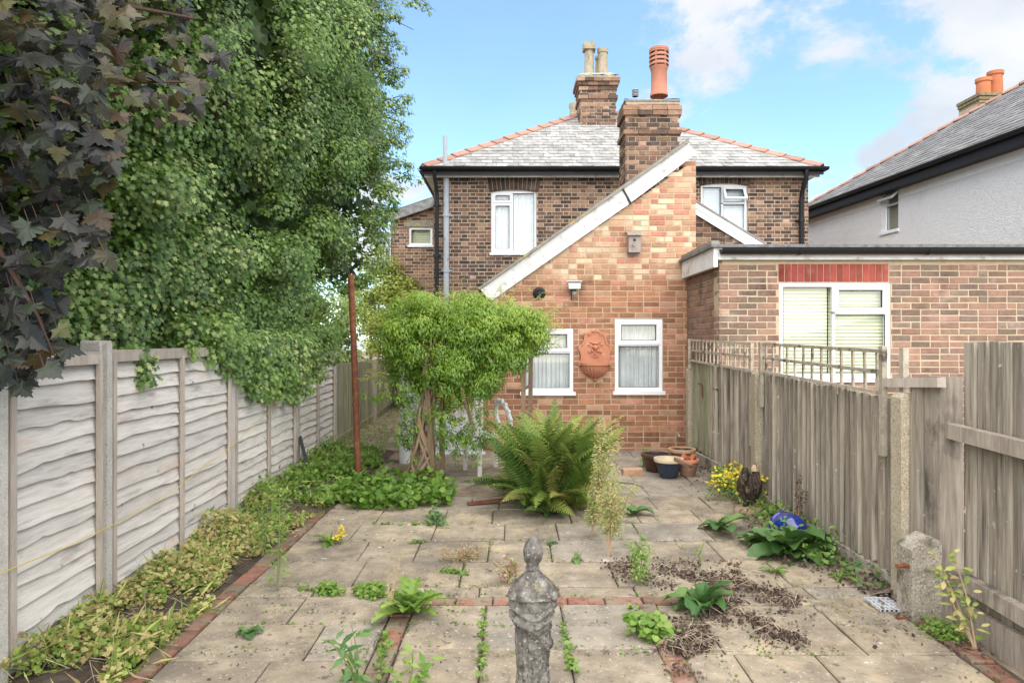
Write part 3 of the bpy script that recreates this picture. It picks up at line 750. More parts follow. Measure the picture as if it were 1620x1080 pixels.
# ------------------------------------------------ side wing, far left
SD = 16.6
wing = thing('brick_side_wing', 'narrow brown brick side wing with tiny white window left of the grey soil pipe', 'building', (-2.4, SD, 0))
sx0, sx1 = zx(618, SD), -1.35
sww = (zx(647, SD) - sx0, zx(684, SD) - sx0, zz_(388, SD), zz_(360, SD))
ztl, ztr = zz_(343, SD), zz_(316, SD)
Ms = brick_wall(wing, (sx0, SD, 0), (1, 0, 0), (0, 0, 1), sx1 - sx0, 5.2, wpick([12, 50, 33, 5]), BM, 'flemish', [sww], keep=lambda u, v: v < ztl + (ztr - ztl) * u / 1.05 - .1, nind=240, score=lambda u, v: v + random.random())
wall_core(wing, Ms, sx1 - sx0, ztl - .1, m_mortar_d, [sww], top=[(0, ztl - .1), (sx1 - sx0, ztl - .1), (sx1 - sx0, ztr + .2), (0, ztl - .099)])
window(wing, sub(Ms, sww[0], sww[2]), sww[1] - sww[0], sww[3] - sww[2], [(.05, sww[1] - sww[0] - .05, .05, sww[3] - sww[2] - .05, False, 0)], 'blind', m_blind, rec=-.02)
mb = MB(); mb.bar((sx0 - .1, SD - .10, ztl - .06), (sx1 + .1, SD - .10, ztr + .12), .08, .2); mb.build('verge_board', surf('peeling_dark_board', [(.12, .12, .12), (.3, .3, .29)], scale=9, rough=.9), wing)
mb = MB(); mb.prism([(sx0 - .1, SD - .14, ztl + .05), (sx1 + .1, SD - .14, ztr + .23), (sx1 + .1, SD - .14, ztr + .26), (sx0 - .1, SD - .14, ztl + .08)], (0, 3, 0)); mb.build('roof', m_slate2, wing)
mb = MB(); mb.tube([(sx0 - .05, SD - .12, ztl - .5), (sx0 - .05, SD - .12, 0)], .05, 10); mb.build('downpipe', m_greypipe, wing)
mb = MB(); mb.box((sww[0] + sx0 - .12, SD - .02, sww[3] + .02), (sww[1] + sx0 + .12, SD + .1, sww[3] + .16)); mb.build('lintel', m_flaunch, wing)
# ================================================================== REAR EXTENSION
DE = 9.6
ext = thing('rear_extension', 'single storey red brick lean-to extension with white sloping verge board and two windows', 'building', (1.1, DE, 0))
ex0, ex1 = zx(762, DE) + .0, zx(1101, DE)
def vz(x):  # underside of the verge board along x
    return zz_(474, DE) + (x - zx(779, DE)) * (zz_(252, DE) - zz_(474, DE)) / (zx(1101, DE) - zx(779, DE))
ewr = (zx(973, DE) - ex0, zx(1048.5, DE) - ex0, zz_(619, DE), zz_(504, DE))
ewl = (zx(826, DE) - ex0, zx(907, DE) - ex0, zz_(620, DE), zz_(519, DE))
LE = ex1 - ex0
def pick_ext(u, v):
    x = u + ex0
    low = 2.22 if x < 1.7 else 2.3
    if v > 2.36 or (v > 2.18 and x > .6 and random.random() < .3): return random.choices([2, 3, 4, 0], [40, 30, 24, 6])[0]
    if v < .25: return random.choices([1, 2, 0], [55, 25, 20])[0]
    return random.choices([0, 1, 2, 4, 3], [46, 32, 10, 11, 1])[0]
def bond_ext(v): return 'headers' if v > 2.35 else 'stretcher'
def score_ext(u, v):
    x = u + ex0; s = random.random() * .2
    if x > 1.25 or v > 1.9: s += 1
    if x > 1.4 and v < 2.5: s += .5
    return s
Me = brick_wall(ext, (ex0, DE, 0), (1, 0, 0), (0, 0, 1), LE, 4.3, pick_ext, BX, bond_ext, [ewr, ewl], keep=lambda u, v: v < vz(u + ex0) - .02 + .03, nind=300, score=score_ext)
wall_core(ext, Me, LE, 1.95, m_mortar_o, [ewr, ewl], top=[(0, 1.95), (LE, 1.95), (LE, vz(ex1)), (0, vz(ex0))])
W, Hh = ewr[1] - ewr[0], ewr[3] - ewr[2]
window(ext, sub(Me, ewr[0], ewr[2]), W, Hh, [(.05, W - .05, .05, Hh * .62, False, 0), (.05, W - .05, Hh * .62 + .04, Hh - .05, True, 0)], rec=-.012, label='white window right of the terracotta wall fountain')
W, Hh = ewl[1] - ewl[0], ewl[3] - ewl[2]
window(ext, sub(Me, ewl[0], ewl[2]), W, Hh, [(.05, W - .05, .05, Hh * .60, False, 0), (.05, W - .05, Hh * .60 + .04, Hh - .05, True, 0)], rec=-.012, label='white window left of the wall fountain, half behind the climber')
# verge board in two lengths with a dark joint, and its mortar bedding
def vpt(px, py): return P(px, py, DE - .05)
seg = (((760, 458), (985, 299), (995, 323), (777, 476)), ((986, 298), (1086, 227), (1104, 241), (996, 322)))
for q in seg:
    mb = MB(); mb.prism([vpt(*p) for p in q], (0, .04, 0)); mb.build('verge_board', m_whitewood, ext)
mb = MB(); mb.bar(vpt(984, 297) + Vector((0, -.006, 0)), vpt(998, 322) + Vector((0, -.006, 0)), .025, .012, up=(0, -1, 0)); mb.build('joint_strip', m_black, ext)
mb = MB(); mb.bar(P(758, 457, DE - .02), P(1088, 225, DE - .02), .14, .03, up=(0, 0, 1)); mb.build('verge_bedding', m_flaunch, ext)
for k, (a, b) in enumerate(((812, 440), (860, 405), (925, 358), (980, 320), (1035, 281))):
    mb = MB(); c = vpt(a, b) + Vector((0, -.004, 0)); mb.blob(c, (.012, .006, .012), 8, 5); mb.build('screw_cap', m_lead, ext)
# roof of the lean-to back to the house, gutter end
mb = MB(); a, b = P(756, 459, DE - .02), P(1090, 222, DE - .02)
mb.prism([(a.x, DE - .03, a.z + .0), (b.x, DE - .03, b.z), (b.x, DE - .03, b.z + .03), (a.x, DE - .03, a.z + .03)], (0, D0 - DE, 0)); mb.build('roof', m_slate2, ext)
gutter(ext, (a.x - .03, DE - .06, a.z - .05), (a.x - .03, D0 - .2, a.z - .05), .06)
mb = MB(); mb.box((ex1 - .2, DE + .21, 0), (ex1 - .003, D0 - .01, 3.9)); mb.box((ex0 + .003, DE + .21, 0), (ex0 + .2, D0 - .01, 2.1)); mb.build('side_wall', BX[1], ext)
# small pipe stub under the tap
mb = MB(); tp = P(1072, 686, DE); mb.tube([tp + Vector((0, .03, 0)), tp + Vector((0, -.05, .0)), tp + Vector((.012, -.07, -.04))], .014, 8); mb.tube([tp + Vector((-.03, -.045, .03)), tp + Vector((.03, -.045, .03))], .006, 6); mb.tube([tp + Vector((0, -.045, .0)), tp + Vector((0, -.045, .03))], .008, 6)
t = mb.build('outside_tap', flat('dull_brass', (.45, .40, .30), metal=.7, rough=.4)); tag(t, 'small brass outside tap low on the red brick wall above the pots', 'tap')
# ================================================================== PORCH and DOOR (white, behind the climber)
porch = thing('white_porch', 'white plastic porch with half hidden back door and white corner post behind the climber', 'porch', (-1, 9.3, 0))
mb = MB(); pp = G(641, 736); mb.tube([(pp.x, pp.y, 0), (pp.x, pp.y, 1.925)], .075, 18); mb.build('post', m_upvc, porch, smooth=True)
mb = MB(); mb.box((pp.x - .05, pp.y - .05, 1.93), (ex0 - .02, 9.62, 2.0)); mb.build('canopy', m_whitewood, porch)
mb = MB(); mb.box((pp.x - .2, 10.2, 0), (ex0 - .01, 10.4, 2.0)); mb.build('back_wall', m_upvc, porch)
dx0, dx1, dD = zx(684, 9.25), zx(764, 9.25), 9.25
Md = frame((dx0, dD, .06), (1, 0, 0), (0, 0, 1)); dw = dx1 - dx0; dh = 1.86
mb = MB(); ring(mb, Md, 0, dw, 0, dh, .05, -.06, 0); mb.box((dx0 - .03, dD - .04, 0), (dx1 + .03, dD + .08, .058)); dr = mb.build('door', m_upvc, porch)
mb = MB(); ring(mb, Md, .045, dw - .045, .045, dh - .045, .10, -.05, .012); mb.prism([Md @ Vector(q) for q in ((.14, .85, -.02), (dw - .14, .85, -.02), (dw - .14, .97, -.02), (.14, .97, -.02))], (0, -.02, 0)); mb.prism([Md @ Vector(q) for q in ((.13, .13, -.03), (dw - .13, .13, -.03), (dw - .13, .86, -.03), (.13, .86, -.03))], (0, -.012, 0)); mb.build('leaf', m_upvc, dr)
mb = MB(); mb.face([Md @ Vector(q) for q in ((.14, .96, -.02), (dw - .14, .96, -.02), (dw - .14, dh - .14, -.02), (.14, dh - .14, -.02))]); mb.build('pane', GLASS, dr)
mb = MB(); mb.box((dx0 + .07, dD - .05, 1.0), (dx0 + .09, dD - .005, 1.2)); mb.build('handle', m_lead, dr)
mb = MB(); mb.box((pp.x - .06, 9.5, 0), (dx0 - .01, 9.6, 1.92)); mb.build('side_panel', m_upvc, porch)
# ================================================================== NEIGHBOUR'S FLAT ROOFED EXTENSION
DN = 8.1
nei = thing('flat_roof_extension', 'flat roofed brown brick extension with black gutter and wide white window beyond the lattice fence', 'building', (4.5, DN, 0))
nx0, nx1, nz1 = zx(1138, DN), 7.4, zz_(410, DN)
nw = (zx(1233, DN) - nx0, zx(1409, DN) - nx0, zz_(598, DN), zz_(447, DN))
nar = (zx(1231, DN) - nx0, zx(1406, DN) - nx0, zz_(447, DN), zz_(417, DN))
def score_n(u, v):
    x = u + nx0; return (1 if v > 1.35 and x < 6.05 else 0) + random.random() * .6
Mn = brick_wall(nei, (nx0, DN, -.02), (1, 0, 0), (0, 0, 1), nx1 - nx0, nz1 + .0, wpick([48, 28, 24, 0]), BN, 'stretcher', [(nw[0], nw[1], nw[2] + .02, nw[3] + .02), (nar[0], nar[1], nar[2] + .02, nar[3] + .02)], nind=300, score=score_n)
wall_core(nei, Mn, nx1 - nx0, nz1 + .03, m_mortar_y, [(nw[0], nw[1], nw[2] + .02, nw[3] + .02)], thick=.22)
n = 17; wd = (nar[1] - nar[0]) / n
for i in range(n):
    mb = MB(); a = nx0 + nar[0] + i * wd
    mb.box((a + .005, DN - .004 + U(-.002, .002), nar[2] + .012), (a + wd - .005, DN + .03, nar[3] - .004), jit=.0015); mb.build('arch_brick', BN[3], nei)
W, Hh = nw[1] - nw[0], nw[3] - nw[2]
window(nei, sub(Mn, nw[0], nw[2] + .02), W, Hh, [(.05, .58, .05, Hh - .05, False, 0), (.66, W - .05, .05, Hh * .66, False, 0), (.66, W - .05, Hh * .66 + .05, Hh - .05, True, 0)], 'blind', m_blind, rec=-.01, label='wide white window with pale green blinds')
# return wall on the party line
mb = MB(); mb.box((nx0 + .008, DN + .225, 0), (nx0 + .2, 9.9, nz1 + .2)); mb.build('return_wall', m_mortar_y, nei)
brick_wall(nei, (nx0, 9.75, -.02), (0, -1, 0), (0, 0, 1), 9.75 - DN, nz1 + .05, wpick([34, 33, 33, 0]), BN, 'stretcher', nind=0)
zr = zz_(388, DN)
mb = MB(); mb.box((nx0 - .12, DN - .10, zr - .035), (nx1, 10.6, zr)); mb.build('roof', surf('roofing_felt', [(.10, .10, .105), (.19, .19, .19), (.26, .26, .255)], scale=14, rough=.95, bump=.8, bscale=80), nei)
mb = MB(); mb.box((nx0 - .03, DN - .06, zr - .175), (nx1, DN - .035, zr - .038)); mb.box((nx0 - .085, DN - .06, zr - .26), (nx0 - .035, 9.55, zr - .038)); mb.build('fascia', m_whitewood, nei)
mb = MB(); mb.box((nx0 - .11, DN - .07, zr - .001), (nx0 - .02, 9.5, zr + .05), jit=.006); mb.build('felt_upstand', m_flaunch, nei)
gutter(nei, (nx0 - .02, DN - .125, zr - .055), (nx1, DN - .125, zr - .055), .066, step=1.48)
# the neighbour's own lean-to gable behind
lean = thing('neighbour_lean_to', 'small dark brick lean-to gable with white sloping verge rising above the flat roof', 'building', (3, 10.6, 0))
DL = 10.5
lx0 = ex1 + .02; lx1 = zx(1210, DL)
def lz(x): return zz_(340, DL) + (x - zx(1100, DL)) * (zz_(398, DL) - zz_(340, DL)) / (zx(1195, DL) - zx(1100, DL))
brick_wall(lean, (lx0, DL, 2.0), (1, 0, 0), (0, 0, 1), lx1 - lx0, 1.9, wpick([40, 40, 10, 10]), BM, 'stretcher', keep=lambda u, v: v + 2.0 < lz(u + lx0), nind=60, score=lambda u, v: v)
mb = MB(); mb.prism([(lx0, DL + .01, 0), (lx1, DL + .01, 0), (lx1, DL + .01, lz(lx1)), (lx0, DL + .01, lz(lx0))], (0, .2, 0)); mb.build('wall', m_mortar_d, lean)
for k, (o, hgt) in enumerate(((0, .10), (.075, .075))):
    mb = MB(); mb.bar((lx0, DL - .05 - k * .012, lz(lx0) + .05 + o), (lx1, DL - .05 - k * .012, lz(lx1) + .05 + o), .03, hgt - .003); mb.build('verge_board', m_upvc, lean)
mb = MB(); mb.prism([(lx0, DL - .09, lz(lx0) + .17), (lx1, DL - .09, lz(lx1) + .17), (lx1, DL - .09, lz(lx1) + .20), (lx0, DL - .09, lz(lx0) + .20)], (0, 3.2, 0)); mb.build('roof', m_slate2, lean)
# ================================================================== WHITE PEBBLEDASHED HOUSE
whs = thing('white_rendered_house', 'white pebbledashed house with dark slate roof and black gutter at the right edge', 'house', (8, 14, 0))
m_dash = surf('pebbledash', [(.78, .775, .76), (.83, .825, .81), (.86, .855, .84)], scale=14, rough=.95, bump=1, bscale=36, bdist=.04, var=0, stain=((.64, .64, .62), 1.6, (1, 1, .5), .6, .85))
m_dash2 = surf('smooth_painted_band', [(.70, .695, .68), (.78, .775, .76)], scale=8, rough=.9, bump=.4, var=0)
wa, wb = Vector((8.62, 6.5, 0)), Vector((7.62, 17.8, 0))   # near to far
wu = (wb - wa).normalized(); Lw = (wb - wa).length; zE = 4.82
# the wall faces -X: u runs from far to near so that the normal points outward
Mw = frame(wb, -wu, (0, 0, 1))
def along(px):  # distance from far corner of the wall point seen at column px
    k = (px - CX) / F; t = (k * wb.y - wb.x) / ((wa - wb).x - k * (wa - wb).y)
    return t * Lw
ua, ub = along(1394), along(1421)
pm = wb + (wa - wb) * ((ua + ub) / 2 / Lw)
wo = (ua, ub, zz_(366, pm.y), zz_(298, pm.y))
mb = wall_core(whs, Mw, Lw, zE - .02, m_dash, [wo], thick=.25, back=0)
mb = MB(); mb.prism([Mw @ Vector(q) for q in ((0, zE - .36, .012), (wo[0] - .02, zE - .36, .012), (wo[0] - .02, zE - .02, .012), (0, zE - .02, .012))], Mw.to_3x3() @ Vector((0, 0, -.011)))
mb.prism([Mw @ Vector(q) for q in ((wo[1] + .02, zE - .36, .012), (Lw, zE - .36, .012), (Lw, zE - .02, .012), (wo[1] + .02, zE - .02, .012))], Mw.to_3x3() @ Vector((0, 0, -.011))); mb.build('smooth_band', m_dash2, whs)
W, Hh = wo[1] - wo[0], wo[3] - wo[2]
window(whs, sub(Mw, wo[0], wo[2]), W, Hh, [(.05, W - .05, .05, Hh * .60, False, 0), (.05, W - .05, Hh * .60 + .05, Hh - .05, True, 50)], 'blind', surf('buff_blind', [(.5, .48, .36), (.55, .53, .4)], bump=0, var=0), rec=-.09, label='white window with its top light propped open', smat=m_upvc)
# far gable end wall
mb = MB(); mb.box((wb.x + .02, wb.y + .01, 0), (wb.x + 8, wb.y + .25, zE - .02)); mb.build('end_wall', m_dash, whs)
go = Vector((-.34, 0, 0))
ef, en = wb + Vector((-.34, .3, zE)), wa + Vector((-.34, 0, zE))
mb = MB(); mb.bar(ef + Vector((.06, 0, -.09)), en + Vector((.06, 0, -.09)), .03, .2); mb.bar(ef + Vector((.2, 0, -.17)), en + Vector((.2, 0, -.17)), .28, .02); mb.build('fascia', m_black, whs)
gutter(whs, ef + Vector((-.02, 0, .02)), en + Vector((-.02, 0, .02)), .065, step=1.25)
apx = P(1668, 106, 14.6)
wr_v = None
mb = MB(); mb.face([ef, en, Vector((apx.x + .8, wa.y, apx.z)), apx]); mb.face([ef, apx, Vector((ef.x + 8.5, ef.y, zE))])
mb.build('roof', m_slate2, whs)
ud = (ef - en).normalized()
sv = (apx - ef) - ud * (apx - ef).dot(ud); Lr2 = (en - ef).length; sh = sv.length; shift = (ef - apx).dot(ud)
slates(whs, ef + Vector((0, 0, .012)), -ud, sv, Lr2, sh, lambda u, v: u > shift * v / sh + .05 and v < sh - .1, m_slate2, .22, .2, nind=200, score=lambda u, v: random.random() + u * .3, name='slate')
hv = (apx - ef).normalized(); nrm_w = ud.cross(sv).normalized(); 
e1 = nrm_w.cross(hv); e1 = e1 if e1.dot(en - ef) > 0 else -e1
hip_tiles(whs, ef, apx, e1, Vector((.5, 1, -.5)), w=.14, n=18)
cb = P(1567, 168, 16.2)
mb = MB(); mb.box((cb.x - .42, 16.0, 5.2), (cb.x + .48, 16.7, cb.z - .0)); ch = mb.build('chimney', m_mortar_d, whs)
brick_wall(ch, (cb.x - .42, 15.99, cb.z - .9), (1, 0, 0), (0, 0, 1), .9, .9, wpick([5, 45, 50, 0]), BM, 'flemish', nind=30, score=lambda u, v: v)
for k in range(3):
    mb = MB(); mb.box((cb.x - .46 - k * .03 + .06, 15.97 - k * .03, cb.z + k * .075 + .002), (cb.x + .46 + k * .03, 16.73, cb.z + (k + 1) * .075 - .003), jit=.004); mb.build('corbel_course', surf('lichen_brick', [(.15, .12, .08), (.26, .20, .12), (.32, .27, .11)], scale=14, rough=1), ch)
for (px, pt) in ((1556, 125), (1574.5, 114)):
    dd = 16.3; c = Vector((zx(px, dd), dd, 0)); r = 10.5 * dd / F; zt = zz_(pt, dd); zb = cb.z + .22
    mb = MB(); mb.lathe([(r * .9, zb), (r, zb + .05), (r * .95, zt - .1), (r * 1.12, zt - .08), (r * 1.12, zt), (r * .85, zt), (r * .8, zt - .2)], 20, c); mb.build('chimney_pot', m_orange_pot, ch, smooth=True)
# ================================================================== LEFT LAP PANEL FENCE
def fx(d): return -2.36 - .032 * (d - 3.9)
ft = Vector((-.032, 1, 0)).normalized()      # along the fence, away from the camera
fn = Vector((1, .032, 0)).normalized()       # towards the garden
def fp(d, n=0, z=0): return Vector((fx(d), d, 0)) + fn * n + Vector((0, 0, z))
PD = [1.05, 3.08, 3.93, 5.86, 7.80, 9.76]
near_label = {0: ('bare silver lap panel nearest the camera with tall board frame', 1), }
panel_words = ['lap fence panel at the very near end, beyond the first gap', 'short weathered lap panel under the dark maple leaves', 'grey lap panel with a hanging green sprig over its top rail', 'grey lap panel half covered by hedge above, yellow line across it', 'far lap panel ending at the rusty pole, slate tile leaning at its near post']
for k in range(5):
    a, b = PD[k] + .05, PD[k + 1] - .055
    ctr = fp((a + b) / 2)
    pn = thing('lap_fence_panel', panel_words[k], 'fence panel', ctr, 'lap panels of the left fence')
    zt, zb = 1.49 + U(-.01, .01), .14
    if k == 1: zt = 1.485
    # boards: each overlaps the one below, lower edge waney
    nb = 14; hgt = (zt - .05 - zb) / nb
    ph = U(0, 50)
    edges = [zb + (q + (U(-.16, .16) if 0 < q < nb else 0)) * hgt for q in range(nb + 1)]
    for i in range(nb):
        z0 = edges[i]; hgt_i = edges[i + 1] - edges[i]; mb = MB(); n = 14; rowsv = []
        sag = U(-.012, .012)
        for j in range(n + 1):
            t = j / n; d = a + (b - a) * t
            wv = mnoise.noise((d * 1.5, i * 3.1 + ph, 0)) * .020 + mnoise.noise((d * 5, i * 5.1 + ph, 3)) * .012 + max(0, mnoise.noise((d * 9, i * 7.7 + ph, 5)) - .35) * .035 + sag * (2 * t - 1)
            zl = z0 + wv - (.012 if i else 0); zh = z0 + hgt_i * 1.3 + (mnoise.noise((d * 1.5, (i + 1) * 3.1 + ph, 0)) * .02)
            zh = min(zh, zt - .01)
            n0 = .044 + .005 * mnoise.noise((d * 4, i * 2.0, 9)); 
            rowsv.append([fp(d, n0 - .022, zl + .002), fp(d, n0, zl), fp(d, n0 * .56 + .003, (zl + zh) / 2), fp(d, .004, zh)])
        vs = sum(rowsv, []); fs = []
        for j in range(n):
            for q in range(3): fs.append((j * 4 + q, (j + 1) * 4 + q, (j + 1) * 4 + q + 1, j * 4 + q + 1))
        mb.add(vs, [f[::-1] for f in fs]); mb.build('lap_board', m_lap, pn)
    mb = MB(); mb.prism([fp(a, -.012, zb), fp(b, -.012, zb), fp(b, -.012, zt - .02), fp(a, -.012, zt - .02)], fn * .008); mb.build('backing', m_lap, pn)
    for d in ([a + .02, (a + b) / 2, b - .02] if k != 1 else [a + .02, b - .02]):
        mb = MB(); w_ = .032; mb.prism([fp(d - w_ / 2, .050, zb - U(0, .06)), fp(d + w_ / 2, .050, zb - U(0, .04)), fp(d + w_ / 2, .050, zt - .03), fp(d - w_ / 2, .050, zt - .03)], fn * .022); mb.build('batten', m_batten, pn)
    mb = MB(); mb.prism([fp(a, .048, zt - .05), fp(b, .048, zt - .05), fp(b, .048, zt + .004), fp(a, .048, zt + .004)], fn * .020); mb.build('top_rail', m_batten, pn)
    mb = MB(); mb.prism([fp(a, -.015, zt - .01), fp(b, -.015, zt - .01), fp(b, -.015, zt + .018), fp(a, -.015, zt + .018)], fn * .07); mb.build('capping', m_batten, pn)
    # gravel board below
    mb = MB(); mb.prism([fp(a - .02, -.02, -.15), fp(b + .02, -.02, -.15), fp(b + .02, -.02, zb - .004), fp(a - .02, -.02, zb - .004)], fn * .045); mb.build('gravel_board', m_conc, pn)
pw = ['concrete fence post at the near end beside the camera', 'concrete fence post at the left frame edge beside the short panel', 'tall speckled concrete post with two rounded tops under the purple leaves', 'concrete post behind the hanging sprig, second along the lap fence', 'concrete post with a black slate tile leaning on it', 'last pale post of the lap fence before the vertical boards']
for k, d in enumerate(PD):
    mb = MB(); zt = 1.565 if k < 3 else 1.53
    if k == 1: zt = 1.5
    def pole(d0, d1_, n0, n1):
        prof = [(d0, 0), (d1_, 0)] ; m = 7
        pts = [(d0, -.2), (d1_, -.2)] + [((d0 + d1_) / 2 + (d1_ - d0) / 2 * math.cos(math.pi * i / m), zt - (d1_ - d0) / 2 + (d1_ - d0) / 2 * math.sin(math.pi * i / m)) for i in range(m + 1)]
        mb.prism([fp(x, n0, z) for x, z in pts], fn * (n1 - n0))
    if k == 2:
        pole(d - .050, d - .018, -.06, .045); pole(d - .014, d + .038, -.06, .07)
    else:
        pole(d - .036, d + .036, -.055, .066)
    p = mb.build('fence_post', m_conc); tag(p, pw[k], 'fence post', 'concrete posts of the left fence')
# far vertical boarded stretch
cb_ = thing('closeboard_fence', 'olive vertical board fence along the side passage behind the rusty pole', 'fence', fp(12.8))
d = 9.86; i = 0
while d < 16.1:
    mb = MB(); zt = 1.2 - (d - 10) * .008 + U(-.006, .006); wd = .098
    mb.prism([fp(d, 0, .14), fp(d, .020, .14), fp(d + wd, .006, .14), fp(d + wd, 0, .14)], (0, 0, zt - .14)); mb.build('fence_board', m_closegreen, cb_); d += wd - .006
mb = MB(); mb.prism([fp(9.86, -.01, -.1), fp(16.1, -.01, -.1), fp(16.1, -.01, .15), fp(9.86, -.01, .15)], fn * .05); mb.build('gravel_board', m_closegreen, cb_)
for d in (13.05, 13.2, 16.1):
    mb = MB(); mb.prism([fp(d - .03, .022, -.1), fp(d + .03, .022, -.1), fp(d + .03, .022, 1.2), fp(d - .03, .022, 1.2)], fn * .05); mb.build('post', m_batten, cb_)
mb = MB(); mb.prism([fp(9.9, -.005, 1.17), fp(16.1, -.005, 1.12), fp(16.1, -.005, 1.16), fp(9.9, -.005, 1.22)], fn * .02); mb.build('rail', m_closegreen, cb_)
# ================================================================== RIGHT FENCE WITH LATTICE
RX = 2.36
PR = [4.12, 6.56, 9.05]
bay_words = ['grey vertical board fence bay nearer the camera, lattice missing its end', 'mossy vertical board fence bay beside the terracotta pots']
for k in range(2):
    a, b = PR[k] + .08, PR[k + 1] - (.07 if k == 0 else 0)
    by = thing('board_fence_bay', bay_words[k], 'fence', (RX, (a + b) / 2, 0), 'board bays of the right fence')
    d = a; zt0, zt1 = (1.205, 1.265) if k == 0 else (1.265, 1.30)
    while d < b - .02:
        wd = U(.088, .104); e = min(d + wd, b); t = (d - a) / (b - a); zt = zt0 + (zt1 - zt0) * t + U(-.008, .008); th = U(.018, .032); zb0 = .13 + U(-.02, .02) + (max(0, (d - 7.0)) * .03 if k else 0)
        ln = U(-.012, .012)
        mb = MB(); mb.prism([(RX - th - .008, d, zb0), (RX - .002, e - .004, zb0), (RX + .006, e - .004, zb0), (RX + .006, d, zb0)], (ln, 0, zt - zb0))
        mb.build('fence_board', m_closegreen if (k == 1 and d > 8.2) else m_close, by); d = e - .004
    mb = MB(); mb.box((RX + .009, a, .12), (RX + .013, b, zt0 - .03)); mb.build('backing', m_post, by)  # dark sheet added behind the board gaps, stands in for their shadow lines
    for z in (.35, 1.05):
        mb = MB(); mb.bar((RX + .035, a - .08, z), (RX + .035, b + .05, z), .05, .07); mb.build('arris_rail', m_post, by)
    # timber plinth, the far one leaning away from the boards
    if k == 0:
        mb = MB(); mb.bar((RX - .02, a, .06), (RX - .02, b, .05), .035, .13); mb.build('gravel_board', m_batten, by)
    else:
        for (p, q) in (((RX - .03, 7.62, .09), (RX - .10, 8.98, .09)), ((RX - .02, a, .06), (RX - .02, 7.55, .08))):
            mb = MB(); mb.bar(p, q, .03, .18); mb.build('gravel_board', m_post, by)
        mb = MB(); mb.bar((RX - .055, 7.66, 0), (RX - .055, 7.66, .2), .03, .03); mb.build('peg', m_post, by)
pw = ['mossy aggregate concrete post at the near end of the lattice', 'buff concrete post between the two lattice lengths', 'concrete post against the red brick wall corner']
for k, d in enumerate(PR):
    mb = MB(); zt = (1.255, 1.275, 1.2)[k]; w_ = .055
    pts = [(RX - .075, -.2), (RX + .06, -.2), (RX + .06, zt - .03), (RX + .03, zt), (RX - .05, zt), (RX - .075, zt - .03)]
    mb.prism([(x, d - w_, z) for x, z in pts], (0, 2 * w_, 0)); p = mb.build('fence_post', m_conc_warm); tag(p, pw[k], 'fence post', 'concrete posts of the right fence')
# lattice lengths, each nailed on its own posts
def lattice(words_, a, b, za, zb, ha, hb, n, dark=False):
    lt = thing('lattice_panel', words_, 'trellis', (RX - .02, (a + b) / 2, za), 'lattice lengths on top of the right fence')
    for q in (0, .5, 1):
        mb = MB(); mb.bar((RX - .045, a, za + ha * q), (RX - .045, b, zb + hb * q), .014, .024); mb.build('rail', m_lattice, lt)
    for i in range(n):
        t = (i + .5) / n; d = a + (b - a) * t; z0 = za + (zb - za) * t - .012; z1 = z0 + ha + (hb - ha) * t + .02
        mb = MB(); mb.bar((RX - .03 + U(-.003, .003), d, z0), (RX - .03, d + U(-.008, .008), z1), .026, .013, up=(1, 0, 0)); mb.build('slat', m_lattice, lt)
    return lt
l1 = lattice('long grey lattice in front of the wide white window', 4.33, 6.42, 1.235, 1.275, .262, .255, 13)
for d, z0, z1 in ((6.40, .95, 1.545), (4.30, .85, 1.53)):
    mb = MB(); mb.bar((RX - .055, d, z0), (RX - .055, d, z1), .045, .032); mb.build('upright', m_lattice, l1)
mb = MB(); mb.bar((RX + .03, 4.22, 1.2), (RX + .03, 4.22, 1.52), .045, .035); mb.build('upright', m_lattice, l1)
l2 = lattice('short dark grey lattice beside the red brick extension corner', 6.70, 8.98, 1.27, 1.30, .26, .265, 15)
for d, z0, z1 in ((6.66, .55, 1.54), (9.0, 1.2, 1.58)):
    mb = MB(); mb.bar((RX - .055, d, z0), (RX - .055, d, z1), .04, .03); mb.build('upright', m_lattice, l2)
# strap hinges rusting on the far bay
for (d, z, L_) in ((8.72, 1.02, .3), (8.05, 1.0, .5)):
    mb = MB(); mb.bar((RX - .022, d, z), (RX - .022, d - L_ * .6, z + .002), .006, .012); mb.prism([(RX - .024, d - L_ * .6, z + .006), (RX - .024, d - L_ * .6 - .05, z - .01), (RX - .024, d - L_ * .6 - .05, z - .16), (RX - .024, d - L_ * .6 - .02, z - .14)], (.008, 0, 0))
    o = mb.build('iron_bracket', m_rust); tag(o, 'long rusted iron bracket on the mossy boards right of the tap' if L_ > .4 else 'short rusted iron bracket at the mossy far end of the boards', 'bracket', 'rusted brackets on the right fence')
# timber corner post and short concrete spur
mb = MB(); mb.box((2.37, 3.84, -.2), (2.50, 3.97, 1.36), jit=.006); o = mb.build('timber_post', m_post); tag(o, 'thick grey split timber post behind the short concrete spur', 'fence post')
mb = MB(); mb.box((2.33, 3.99, -.1), (2.44, 4.055, 1.325), jit=.004); o = mb.build('timber_board', m_close); tag(o, 'upright pale board between concrete post and timber post', 'board')
mb = MB(); mb.bar((RX - .05, 4.36, 1.30), (RX + .0, 3.80, 1.335), .05, .055); o = mb.build('timber_rail', m_batten); tag(o, 'short loose rail end bridging lattice and timber post top', 'rail')
spur = thing('concrete_spur', 'short mossy concrete spur post with two rusty bolts', 'post', (2.26, 3.8, 0))
mb = MB(); pts = [(2.175, -.1), (2.335, -.1), (2.335, .455), (2.315, .485), (2.275, .495), (2.19, .44), (2.175, .42)]
m_spur = surf('mossy_grey_concrete', [(.24, .215, .175), (.36, .325, .265), (.44, .40, .33)], scale=7, rough=.95, spots=[((.56, .51, .42), 95, .57, .65), ((.13, .12, .085), 9, .54, .66), ((.16, .14, .11), 80, .58, .68)], bump=1, bscale=60, bdist=.015)
